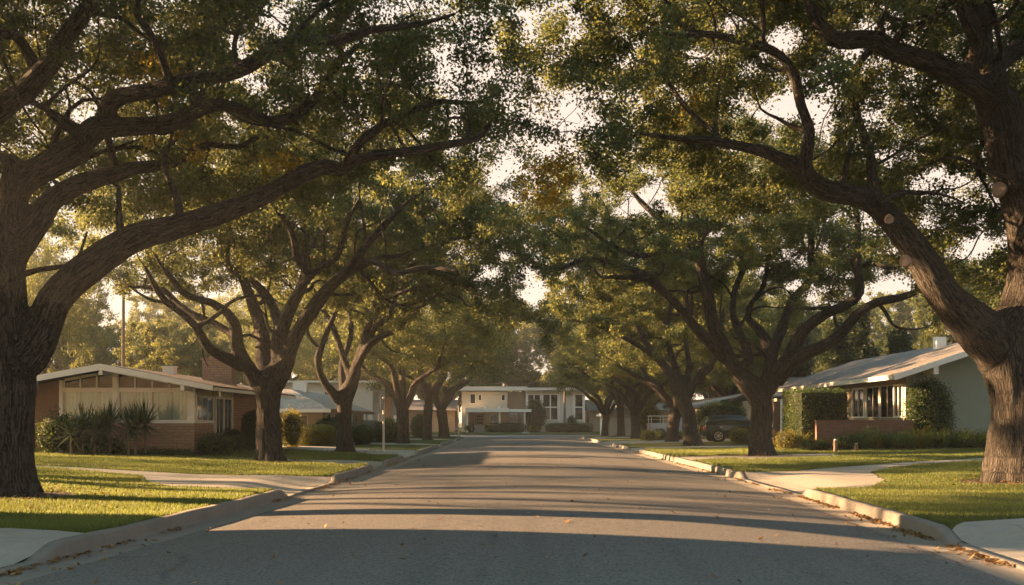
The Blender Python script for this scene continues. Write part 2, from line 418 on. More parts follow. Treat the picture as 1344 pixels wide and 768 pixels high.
def Hu(u, d, s):
    k = kh(d, s); base = .19 + np.clip(u - 3, 0, 9) * .02
    return k + (base - k) * sst(np.asarray(u) / 1.6)
def side_u(x, d):
    s = 1 if x > cen(d) else -1
    return s, abs(x - cen(d)) - hw(d) - .16
def H(x, d):
    s, u = side_u(x, d)
    if u < 0: return 0.0
    return float(Hu(u, d, s))
def G(px, py):
    """ground point seen at a pixel"""
    z = .17
    for _ in range(12):
        d = (EYE - z) * F / (py - CY); x = (px - CX) * d / F; z = H(x, min(d, 96))
    return x, d, z

# concrete: strips given as (distance from kerb, near edge, far edge)
STRIPS = {
 -1: [('driveway_apron', [(0, -6, 12.5), (.5, -6, 12.8), (1.3, -6, 13.1), (14, -6, 13.7)]),
      ('driveway', [(0, 20.6, 26.2), (2.4, 21.3, 26.0), (3.6, 23.0, 26.2), (4.6, 25.2, 26.7), (9, 28.3, 29.0), (15, 31.6, 32.2)]),
      ('front_walk', [(0, 32.3, 35.9), (1.5, 33.3, 36.0), (3, 34.8, 36.4), (7.2, 36.9, 38.0), (7.6, 37.0, 42.5)]),
      ('driveway', [(0, 41, 47.8), (2, 43, 49.5), (5, 46, 53.2), (10, 47, 53.4)]),
      ('driveway', [(0, 60, 64), (12, 60, 64)]), ('driveway', [(0, 76, 80), (12, 76, 80)])],
 1: [('driveway_apron', [(0, -6, 13.3), (.4, -6, 13.9), (2, -6, 14.7), (12, -6, 16.2)]),
     ('driveway', [(0, 20.9, 27.6), (1.5, 21.6, 28.0), (2.6, 24.0, 29.5), (3.4, 27.4, 30.2), (6, 30.8, 32.2), (10, 33.4, 34.6), (14, 34.8, 36)]),
     ('driveway', [(0, 36, 39.4), (3, 37.2, 40.8), (6.5, 38.3, 41.2)]),
     ('driveway', [(0, 50, 55), (7, 50.5, 55)]), ('driveway', [(0, 64, 72), (15, 66, 73)]), ('driveway', [(0, 82, 88), (15, 82, 89)])]}
def on_concrete(u, d, s):
    m = np.zeros(np.shape(u), bool)
    for _, st in STRIPS[s]:
        a = np.array(st, float)
        m |= (u <= a[-1, 0]) & (d > np.interp(u, a[:, 0], a[:, 1]) - .03) & (d < np.interp(u, a[:, 0], a[:, 2]) + .03)
    return m

def struct(name, me, mat, loc=None, smooth=True):
    return tag(link_mesh(name, me, mat, None, smooth), kind='structure')

# base ground, reaching the horizon
g = np.linspace(-1, 1, 25); g = np.sign(g) * np.abs(g) ** 1.6 * 900
X, Y = np.meshgrid(g, g, indexing='ij')
struct('ground', grid_mesh('ground', np.stack([X, Y + 100, np.full(X.shape, -.06)], -1)), M['lawn'])
# road with a crown
ds = np.arange(-8, 98.2, .5); ts = np.linspace(-1, 1, 33)
D, T = np.meshgrid(ds, ts, indexing='ij')
fade = np.clip((96 - D) / 14, 0, 1)
Wd = hw(D) - .5
road = np.stack([cen(D) + T * Wd, D, .004 + .14 * (1 - T ** 2) * fade], -1)
struct('road', grid_mesh('road', road[:, ::-1]), M['asphalt'])
xs = np.linspace(-120, 120, 60); ys = np.linspace(96.9, 118, 10)
X, Y = np.meshgrid(xs, ys, indexing='ij')
struct('cross_street', grid_mesh('cross_street', np.stack([X, Y, np.full(X.shape, 0.0)], -1)), M['asphalt'])
for s, nm in ((-1, 'left'), (1, 'right')):
    ds = np.arange(-8, 97.01, .125)
    c, w, k = cen(ds), hw(ds), kh(ds, s)
    wob = .004 * np.sin(ds * 1.7) + .003 * np.sin(ds * 4.1)
    prof = [(w - .5, .002 + 0 * ds), (w - .03, -.006 + 0 * ds), (w - .012, k * .3), (w + .0, k * .85 + wob), (w + .02, k + wob), (w + .16, k + .004 + wob), (w + .165, k - .12)]
    V = np.stack([np.stack([c + s * a, ds, z], -1) for a, z in prof], 1)
    if s == 1: V = V[:, ::-1]
    struct('curb_' + nm, grid_mesh('curb', V), M['curb'], smooth=False)
    us = np.array([0, .12, .25, .4, .6, .8, 1, 1.3, 1.6, 2, 2.5, 3, 4, 6, 9, 12, 18, 30, 60, 110])
    ds = np.arange(-8, 97.01, .25)
    U, D = np.meshgrid(us, ds, indexing='ij')
    V = np.stack([cen(D) + s * (hw(D) + .163 + U), D, Hu(U, D, s) - .012], -1)
    if s == -1: V = V[:, ::-1]
    struct('lawn_' + nm, grid_mesh('lawn', V[:, ::-1]), M['lawn'])
    for name, st in STRIPS[s]:
        a = np.array(st, float)
        us = np.unique(np.concatenate([a[:, 0], np.arange(0, min(2, a[-1, 0]), .15), np.linspace(0, a[-1, 0], 12)]))
        q = np.linspace(0, 1, 60)
        near, far = np.interp(us, a[:, 0], a[:, 1]), np.interp(us, a[:, 0], a[:, 2])
        D = near[:, None] + (far - near)[:, None] * q[None]
        U = np.repeat(us[:, None], 60, 1)
        V = np.stack([cen(D) + s * (hw(D) + .163 + U), D, Hu(U, D, s) + .006], -1)
        if s == 1: V = V[:, ::-1]
        struct(name, grid_mesh(name, V), M['concrete'])
xs = np.linspace(-120, 120, 90); ys = np.array([118, 118.02, 118.16, 118.18, 120, 124, 130, 160, 200])
zz = np.array([-.02, .15, .155, .14, .16, .17, .18, .2, .2])
X, Y = np.meshgrid(xs, ys, indexing='ij')
struct('far_lawn', grid_mesh('far_lawn', np.stack([X, Y, np.repeat(zz[None], 90, 0)], -1)), M['lawn'])
MB().box(1.3, 2.1, -130, -118.3, .1, .19).build('path', M['concrete'])['kind'] = 'structure'

# ------------------------------------------------------------------ grass blades
rng = np.random.default_rng(11)
def blades(name, s, n, dmin, dmax, umax, label):
    d = np.exp(rng.uniform(np.log(dmin), np.log(dmax), n)); u = rng.uniform(0, 1, n) ** 1.15 * umax
    keep = ~on_concrete(u, d, s)
    x = cen(d) + s * (hw(d) + .18 + u)
    for tx_, ty_, tr_ in ((-9.4, 18.6, 1.15), (11.4, 22.6, 1.2), (-8.4, 34.5, .8), (10.1, 40.3, .85), (-7.5, 45, .75)): keep &= (x - tx_) ** 2 + (d - ty_) ** 2 > (tr_ * (.85 + .3 * vnoise(np.stack([x * 3, d * 3, 0 * d], 1), 2))) ** 2
    pat = vnoise(np.stack([x * .9, d * .9, 0 * d], 1), 5); keep &= rng.uniform(0, 1, n) < .35 + pat
    px = CX + x / d * F; keep &= (px > -80) & (px < 1430)
    d, u, x, pat = d[keep], u[keep], x[keep], pat[keep]; n = len(d)
    z = Hu(u, d, s) - .015
    h = rng.uniform(.035, .085, n) * (.7 + .6 * pat) * np.clip(d / 24, .9, 1.5); w = rng.uniform(.005, .010, n) * np.clip(d / 16, .8, 2.4)
    a = rng.uniform(0, 2 * np.pi, n); ln = rng.uniform(.1, .7, n) * h; b = rng.uniform(0, 2 * np.pi, n)
    base = np.stack([x, d, z], 1); side = np.stack([np.cos(a) * w, np.sin(a) * w, 0 * a], 1)
    tip = base + np.stack([np.cos(b) * ln, np.sin(b) * ln, h], 1)
    V = np.stack([base - side, base + side, tip], 1).reshape(-1, 3)
    me = np_mesh(name, V, np.arange(3 * n).reshape(-1, 3), 3)
    ti = np.clip(rng.normal(.45, .2, n) + (vnoise(np.stack([x * .35, d * .35, 0 * d], 1), 9) - .5) * .9, 0, 1)
    fattr(me, 'tint', np.repeat(ti, 3))
    return tag(link_mesh(name, me, M['blade']), label, 'grass', kind='stuff')
blades('grass', -1, 560000, 12, 48, 15, 'short mown grass on the lawns along the left kerb')
blades('grass', 1, 560000, 13, 55, 14, 'short mown grass on the lawns along the right kerb')

# ------------------------------------------------------------------ fallen leaves
def litter(name, n, fn, label):
    x, d, z = fn(n); n = len(x)
    L = rng.uniform(.025, .06, n); a = rng.uniform(0, 6.28, n); w = L * rng.uniform(.3, .5, n)
    t = rng.normal(0, .35, n)
    A = np.stack([np.cos(a) * L, np.sin(a) * L, t * L], 1) * .5 * 2; B = np.stack([-np.sin(a) * w, np.cos(a) * w, rng.normal(0, .4, n) * w], 1)
    C0 = np.stack([x, d, z + .012 + rng.uniform(0, .02, n)], 1)
    V = np.stack([C0 - A, C0 + B, C0 + A, C0 - B], 1).reshape(-1, 3)
    me = np_mesh(name, V, np.arange(4 * n).reshape(-1, 4), 4); fattr(me, 'tint', np.repeat(rng.uniform(0, 1, n), 4))
    tag(link_mesh(name, me, M['litter']), label, 'leaf litter', kind='stuff')
def gut(s):
    def f(n):
        d = np.exp(rng.uniform(np.log(9), np.log(60), n)); k = vnoise(np.stack([d * 1.3, 0 * d + s, 0 * d], 1), 3) > .42
        d = d[k]; off = np.abs(rng.normal(0, .09, len(d))); off = np.where(rng.uniform(0, 1, len(d)) < .15, rng.uniform(0, .7, len(d)), off)
        return cen(d) + s * (hw(d) - .015 - off), d, np.where(off < .5, 0 * d - .003, .004)
    return f
litter('fallen_leaves', 1100, gut(-1), 'thin scatter of dry brown leaves in the left gutter')
litter('fallen_leaves', 2600, gut(1), 'thicker drift of dry brown leaves along the right gutter')
def onroad(n):
    d = np.exp(rng.uniform(np.log(9), np.log(70), n)); t = rng.uniform(-.95, .95, n)
    return cen(d) + t * (hw(d) - .5), d, .004 + .14 * (1 - t ** 2)
litter('fallen_leaves', 260, onroad, 'single dry leaves strewn over the asphalt')

def undertree(n):
    k = rng.integers(0, 5, n); c = np.array([(-9.4, 18.6), (11.4, 22.6), (-8.4, 34.5), (10.1, 40.3), (-7.5, 45)])[k]
    r = np.abs(rng.normal(0, 1.3, n)) + .5; a = rng.uniform(0, 6.28, n); x, d = c[:, 0] + r * np.cos(a), c[:, 1] + r * np.sin(a)
    z = np.array([H(q, w) for q, w in zip(x, d)]); return x, d, z + .02
litter('fallen_leaves', 2400, undertree, 'dry leaves lying in the grass round the oak trunks')

for tx_, ty_, tr_ in ((-9.4, 18.6, 1.3), (11.4, 22.6, 1.4), (-8.4, 34.5, .95), (10.1, 40.3, 1.0), (-7.5, 45, .9)):
    th = np.linspace(0, 2 * np.pi, 49); rr = np.linspace(0, 1, 6)
    edge = tr_ * (.8 + .4 * vnoise(np.stack([np.cos(th) * 2 + tx_, np.sin(th) * 2 + ty_, 0 * th], 1), 12))
    xx = tx_ + rr[:, None] * edge[None] * np.cos(th)[None]; yy = ty_ + rr[:, None] * edge[None] * np.sin(th)[None]
    zz = np.array([[H(a_, b_) for a_, b_ in zip(r1, r2)] for r1, r2 in zip(xx, yy)]) + .016 - .03 * rr[:, None] ** 3
    struct('soil', grid_mesh('soil', np.stack([xx, yy, zz], -1)), M['soil'])
# ------------------------------------------------------------------ trees
class Skel:
    def __init__(s):
        s.p, s.par, s.r, s.tr = [], [], [], []      # position, parent, radius, traced limb flag
    def limb(s, pts, step=.3, attach=True, wob=.0, seed=0):
        """pts: (x,y,z,r). A smooth limb through them; the first point joins the nearest limb already there"""
        pts = np.array(pts, float)
        par = -1
        if attach and s.p:
            A = np.array(s.p); tr = np.array(s.tr); dd = np.linalg.norm(A - pts[0, :3], axis=1) + np.where(tr, 0, 9)
            par = int(dd.argmin()); pts = np.vstack([[*A[par], min(s.r[par], pts[0, 3] * 1.25)], pts]) if dd[par] > .15 else np.vstack([[*A[par], pts[0, 3]], pts[1:]])
        q = np.vstack([2 * pts[0] - pts[1], pts, 2 * pts[-1] - pts[-2]])
        out = []
        for i in range(1, len(q) - 2):
            n = max(1, int(round(np.linalg.norm(q[i + 1, :3] - q[i, :3]) / step)))
            for k in range(n):
                t = k / n
                out.append(.5 * ((2 * q[i]) + (-q[i - 1] + q[i + 1]) * t + (2 * q[i - 1] - 5 * q[i] + 4 * q[i + 1] - q[i + 2]) * t * t + (-q[i - 1] + 3 * q[i] - 3 * q[i + 1] + q[i + 2]) * t ** 3))
        out.append(pts[-1]); out = np.array(out)
        if wob:
            n = len(out); w = np.stack([vnoise(np.stack([np.arange(n) * step * .8, np.full(n, seed + 7.3 * j), np.zeros(n)], 1), 21 + j) - .5 for j in range(3)], 1)
            out[:, :3] += w * wob * np.minimum(1, np.arange(n) / 4)[:, None]
        for i, o in enumerate(out):
            if i == 0 and par >= 0: continue
            s.p.append(tuple(o[:3])); s.r.append(max(.01, float(o[3]))); s.tr.append(True)
            s.par.append(par if (i == 0 or (i == 1 and par >= 0)) else len(s.p) - 2)
    def grow(s, A, kill=.6, step=.34, seed=0, zmin=2.5, infl=5.0, iters=110, jit=.35, minr=0):
        rg = np.random.default_rng(seed)
        A = np.asarray(A); pos = [np.array(q) for q in s.p]; nch = [0] * len(pos)
        for q in s.par:
            if q >= 0: nch[q] += 1
        ok = np.array([q[2] > zmin for q in pos])
        Pn = np.array(pos); Pn2 = np.where(ok[:, None], Pn, 1e6)
        D = np.full(len(A), 1e9); I = np.full(len(A), -1)
        for k in range(0, len(Pn), 400):
            dd = np.linalg.norm(A[:, None] - Pn2[None, k:k + 400], axis=2); j = dd.argmin(1); m = dd[np.arange(len(A)), j] < D
            D[m] = dd[np.arange(len(A)), j][m]; I[m] = j[m] + k
        alive = D > kill; cnt = {}
        for it in range(iters):
            act = alive & (D < infl)
            if not act.any(): break
            idx = I[act]; v = A[act] - Pn[idx]; v /= np.linalg.norm(v, axis=1)[:, None] + 1e-9
            u, inv = np.unique(idx, return_inverse=True)
            sm = np.zeros((len(u), 3)); np.add.at(sm, inv, v)
            new, npar = [], []
            for k, j in enumerate(u):
                if nch[j] >= 4: continue
                dv = sm[k] / (np.linalg.norm(sm[k]) + 1e-9) + rg.normal(0, jit, 3)
                if s.par[j] >= 0:
                    pd = Pn[j] - Pn[s.par[j]]; dv = dv + .45 * pd / (np.linalg.norm(pd) + 1e-9)
                dv /= np.linalg.norm(dv) + 1e-9
                new.append(Pn[j] + dv * step); npar.append(int(j)); nch[j] += 1
            if not new:
                break
            n0 = len(Pn); new = np.array(new); Pn = np.vstack([Pn, new]); nch += [0] * len(new)
            for q, pr in zip(new, npar): s.p.append(tuple(q)); s.par.append(pr); s.r.append(0); s.tr.append(False)
            a = np.where(alive)[0]; dd = np.linalg.norm(A[a][:, None] - new[None], axis=2); j = dd.argmin(1); dm = dd[np.arange(len(a)), j]; m = dm < D[a]
            D[a[m]] = dm[m]; I[a[m]] = j[m] + n0
            alive &= D > kill
            # those whose nearest node is full are dropped
            full = np.array([nch[q] >= 4 for q in I]); alive &= ~full
    def radii(s, tip=.0065, expo=2.12):
        n = len(s.p); acc = np.zeros(n)
        for i in range(n - 1, -1, -1):
            if not s.tr[i]:
                s.r[i] = max(tip, acc[i] ** (1 / expo)) if acc[i] > 0 else tip
                pr = s.par[i]
                if pr >= 0: acc[pr] += s.r[i] ** expo
        for i in range(n):
            pr = s.par[i]
            if not s.tr[i] and pr >= 0: s.r[i] = min(s.r[i], s.r[pr] * (.75 if s.tr[pr] else 1.0))
    def frames(s):
        n = len(s.p); p = np.array(s.p); s.fr = [None] * n; s.len = np.zeros(n)
        for i in range(n):
            pr = s.par[i]
            if pr < 0:
                d = np.array([0, 0, 1.]); e1 = np.array([1., 0, 0])
            else:
                d = p[i] - p[pr]; L = np.linalg.norm(d) + 1e-9; d /= L; e1 = s.fr[pr][0] - d * (s.fr[pr][0] @ d); nn = np.linalg.norm(e1)
                e1 = e1 / nn if nn > 1e-3 else np.cross(d, [0, 1, .1]) ; e1 /= np.linalg.norm(e1); s.len[i] = s.len[pr] + L
            s.fr[i] = (e1, np.cross(d, e1), d)
    def chains(s, sel):
        n = len(s.p); kids = [[] for _ in range(n)]
        for i, q in enumerate(s.par):
            if q >= 0: kids[q].append(i)
        used = np.zeros(n, bool); out = []
        for i in range(n):
            if used[i] or not sel[i]: continue
            ch = [i]; used[i] = True
            while True:
                k = [j for j in kids[ch[-1]] if sel[j] and not used[j] and (not s.tr[ch[-1]] or s.tr[j])]
                if not k: break
                j = max(k, key=lambda q: s.r[q]); ch.append(j); used[j] = True
            if s.par[i] >= 0: ch = [s.par[i]] + ch
            out.append(ch)
        return out
    def tubes(s, sel, sides=None, name='branches', cap=True, spread=False):
        V, Fc, B = [], [], []; nv = 0
        p = np.array(s.p)
        for ch in s.chains(sel):
            if len(ch) < 2: continue
            r = np.array([s.r[i] for i in ch])
            if s.par[ch[1]] == ch[0] and s.par[ch[0]] != -1 or s.tr[ch[0]]:
                r[0] = min(r[0], r[1] * 1.15)
            m = sides or (4 if r.max() < .02 else 5 if r.max() < .05 else 7 if r.max() < .12 else 12)
            q = p[ch]; tn = np.gradient(q, axis=0); tn /= np.linalg.norm(tn, axis=1)[:, None] + 1e-9
            e1 = np.array([s.fr[i][0] for i in ch]); e1 = e1 - tn * (e1 * tn).sum(1)[:, None]; e1 /= np.linalg.norm(e1, axis=1)[:, None] + 1e-9
            e2 = np.cross(tn, e1); th = np.arange(m) * 2 * np.pi / m
            ca, sa = np.cos(th)[None, :, None], np.sin(th)[None, :, None]
            ring = q[:, None] + r[:, None, None] * (e1[:, None] * ca + e2[:, None] * sa)
            k = len(ch); V.append(ring.reshape(-1, 3))
            ln = np.array([s.len[i] for i in ch])
            B.append(np.concatenate([(r[:, None, None] * np.concatenate([ca + 0 * ca, sa], 2)).reshape(k, m, 2), np.repeat(ln[:, None, None], m, 1)], 2).reshape(-1, 3))
            i = nv + np.arange(k * m).reshape(k, m); j = np.roll(i, -1, 1)
            Fc.append(np.stack([i[:-1], j[:-1], j[1:], i[1:]], -1).reshape(-1, 4)); nv += k * m
            if cap:
                for end, idx in ((q[0] - tn[0] * r[0] * .5, i[0]), (q[-1] + tn[-1] * r[-1] * .9, i[-1])):
                    V.append(end[None]); B.append(np.array([[0, 0, ln[0 if idx is i[0] else -1]]]))
                    a, b = idx, np.roll(idx, -1)
                    f = np.stack([a, b, np.full(m, nv), np.full(m, nv)], -1)
                    if idx is i[0]: f = f[:, [1, 0, 2, 3]]
                    Fc.append(f)
                    nv += 1
        if not V: return None
        V, Fc, B = np.vstack(V), np.vstack(Fc), np.vstack(B)
        tri = Fc[:, 2] == Fc[:, 3]
        me = bpy.data.meshes.new(name)
        me.vertices.add(len(V)); me.vertices.foreach_set('co', V.astype(np.float32).ravel())
        nq, nt = int((~tri).sum()), int(tri.sum())
        li = np.concatenate([Fc[~tri].ravel(), Fc[tri][:, :3].ravel()]).astype(np.int32)
        me.loops.add(len(li)); me.loops.foreach_set('vertex_index', li)
        me.polygons.add(nq + nt); me.polygons.foreach_set('loop_start', np.concatenate([np.arange(nq) * 4, nq * 4 + np.arange(nt) * 3]).astype(np.int32))
        me.update(calc_edges=True); vattr(me, 'bark', B)
        return me
    def remeshed(s, rmin, voxel, name='trunk', amp=.03, ground=0.0):
        r = np.array(s.r); sel = np.array(s.tr) & (r > rmin)
        me0 = s.tubes(sel, sides=14, name='raw')
        o = bpy.data.objects.new('raw', me0); col.objects.link(o)
        md = o.modifiers.new('r', 'REMESH'); md.mode = 'VOXEL'; md.voxel_size = voxel; md.use_smooth_shade = True
        sm = o.modifiers.new('s', 'SMOOTH'); sm.factor = .6; sm.iterations = 6
        dg = bpy.context.evaluated_depsgraph_get(); dg.update()
        me = bpy.data.meshes.new_from_object(o.evaluated_get(dg)); bpy.data.objects.remove(o)
        n = len(me.vertices); V = np.empty(n * 3, np.float32); me.vertices.foreach_get('co', V); V = V.reshape(-1, 3).astype(float)
        N = np.empty(n * 3, np.float32); me.vertices.foreach_get('normal', N); N = N.reshape(-1, 3)
        ids = [i for i in range(len(s.p)) if sel[i] and s.par[i] >= 0]
        a = np.array([s.p[s.par[i]] for i in ids]); b = np.array([s.p[i] for i in ids]); ra = r[ids]
        best = np.full(n, 1e9); w = np.zeros(n, int); tt = np.zeros(n)
        for k in range(len(ids)):
            ab = b[k] - a[k]; t = np.clip(((V - a[k]) @ ab) / (ab @ ab), 0, 1); dd = np.linalg.norm(V - a[k] - t[:, None] * ab, axis=1) - ra[k]
            m = dd < best; best[m] = dd[m]; w[m] = k; tt[m] = t[m]
        E1 = np.array([s.fr[i][0] for i in ids]); E2 = np.array([s.fr[i][1] for i in ids]); L1 = np.array([s.len[i] for i in ids]); L0 = np.array([s.len[s.par[i]] for i in ids])
        q = V - a[w] - tt[:, None] * (b[w] - a[w])
        B = np.stack([(q * E1[w]).sum(1), (q * E2[w]).sum(1), L0[w] + tt * (L1[w] - L0[w])], 1)
        rg = 1 - np.abs(2 * vnoise(B * [9, 9, 1.6], 4) - 1); lump = vnoise(B * [1.8, 1.8, .9], 6) - .5; lump2 = vnoise(V * 3.2, 8) - .5
        am = np.clip(ra[w] / .5, .25, 1)
        V += N * (am * (amp * (rg - .4) + .12 * lump + .05 * lump2))[:, None]
        # root flare: lobes near the ground
        hgt = V[:, 2] - ground; c0 = np.array(s.p[0]); ang = np.arctan2(V[:, 1] - c0[1], V[:, 0] - c0[0])
        fl = np.clip(1 - hgt / .7, 0, 1) ** 2; rad = V[:, :2] - c0[:2]
        near = np.linalg.norm(rad, axis=1) < 1.8
        k = fl * near * (.06 + .09 * np.cos(ang * 5 + 1.3) + .07 * np.cos(ang * 9 + .4))
        V[:, :2] += rad * k[:, None]
        me.vertices.foreach_set('co', V.astype(np.float32).ravel()); me.update(); vattr(me, 'bark', B); me.name = name
        me.polygons.foreach_set('use_smooth', np.ones(len(me.polygons), bool)); me.materials.clear()
        return me

def leaves_mesh(C, size, seed, name='crown', spread=.26, per=60, up=.5, flat=.75):
    """C: (n,4) centres + a tint bias; per leaves round each"""
    rg = np.random.default_rng(seed)
    n = len(C) * per
    cc = np.repeat(C[:, :3], per, 0); tb = np.repeat(C[:, 3], per)
    off = rg.normal(0, 1, (n, 3)); off[:, 2] *= flat
    sc_ = np.repeat(rg.uniform(.6, 1.35, len(C)), per)[:, None]
    c = cc + off * spread * sc_
    a = rg.normal(0, 1, (n, 3)); a[:, 2] -= .25; a /= np.linalg.norm(a, axis=1)[:, None]
    nn = rg.normal(0, 1, (n, 3)); nn[:, 2] = np.abs(nn[:, 2]) * 1.0 + up; b = np.cross(nn, a); b /= np.linalg.norm(b, axis=1)[:, None] + 1e-9
    L = (size * rg.uniform(.65, 1.3, n))[:, None]; W = L * rg.uniform(.5, .72, n)[:, None]
    V = np.stack([c - a * L * .5, c - b * W * .5 + a * L * .05, c + a * L * .5, c + b * W * .5 + a * L * .05], 1).reshape(-1, 3)
    me = np_mesh(name, V, np.arange(4 * n).reshape(-1, 4), 4)
    ti = np.clip(tb + rg.normal(0, .16, n), 0, 1); fattr(me, 'tint', np.repeat(ti, 4))
    return me

def crown_points(c, rad, n, seed, zin, drop, thr=.40, holes=(), nscale=.42, front=None):
    """points of growth spread through a domed crown: hollow below, uneven, with gaps"""
    rg = np.random.default_rng(seed); out = np.zeros((0, 3))
    c, rad = np.array(c, float), np.array(rad, float)
    while len(out) < n:
        q = rg.uniform(-1, 1, (n * 6, 3)); r2 = (q ** 2).sum(1); wob = vnoise(q * 2.6 + seed, seed) - .5
        rr = np.sqrt(r2); m = (rr < 1 + wob * .45) & (rr > .35 * rg.uniform(0, 1, len(q)))
        q = q[m]; p = c + q * rad; hr = np.sqrt((q[:, :2] ** 2).sum(1))
        m = p[:, 2] > zin - drop * hr ** 2 + (vnoise(p * .5, seed + 3) - .5) * 1.6
        m &= vnoise(p * nscale + seed * 3.1, seed + 1) * .7 + vnoise(p * nscale * 2.3, seed + 2) * .3 > thr
        p = p[m]
        if front is not None:
            fy, keep = front; m = (p[:, 1] > fy) | (rg.uniform(0, 1, len(p)) < keep) | (p[:, 2] > EYE + .43 * p[:, 1]); p = p[m]
        for hx, hy, hr_ in holes:                     # clear air seen between limbs
            px = CX + p[:, 0] / p[:, 1] * F; py = CY - (p[:, 2] - EYE) / p[:, 1] * F
            p = p[((px - hx) ** 2 + (py - hy) ** 2) > hr_ ** 2]
        out = np.vstack([out, p])
    return out[:n]

def finish_tree(sk, root, leafmat, barkmat, rmin, voxel, size, per, seed, ground, maxnodes=99999, spread=.26, hero=True, thin=.016, gap=.415, clear=None):
    sk.radii(); sk.frames()
    org = np.array(root.location)
    r = np.array(sk.r); tr = np.array(sk.tr)
    def place(me, name, mat, smooth=True):
        me.transform(__import__('mathutils').Matrix.Translation(-Vector(org)))
        return link_mesh(name, me, mat, root, smooth)
    if hero:
        place(sk.remeshed(rmin, voxel, ground=ground), 'trunk', barkmat)
        place(sk.tubes(~(tr & (r > rmin)), name='branches'), 'branches', barkmat)
    else:
        place(sk.tubes(tr, sides=12, name='trunk'), 'trunk', barkmat)
        place(sk.tubes(~tr, name='branches'), 'branches', barkmat)
    rg = np.random.default_rng(seed + 5)
    p = np.array(sk.p); sel = np.where((r < thin) & ~tr)[0]
    C = p[sel]; k1 = vnoise(C * 1.15 + 5.3, seed + 40); k2 = vnoise(C * .5 + 1.7, seed + 41)
    sel = sel[(k1 * .55 + k2 * .45) > gap]
    if clear is not None:                            # this crown hangs mostly on the far side of its limbs
        q = p[sel]; sel = sel[(q[:, 1] > clear - .3) | (q[:, 2] > EYE + .43 * q[:, 1]) | (rg.uniform(0, 1, len(sel)) < .35)]
    if len(sel) > maxnodes: sel = rg.choice(sel, maxnodes, replace=False)
    C = p[sel]; tb = .38 + (vnoise(C * .6, seed) - .5) * .9
    C = np.concatenate([C, tb[:, None]], 1)
    place(leaves_mesh(C, size, seed, per=int(per * 1.75), spread=spread * .66), 'crown', leafmat, False)
    return len(p), len(sel), int((~tr & (r < thin)).sum())

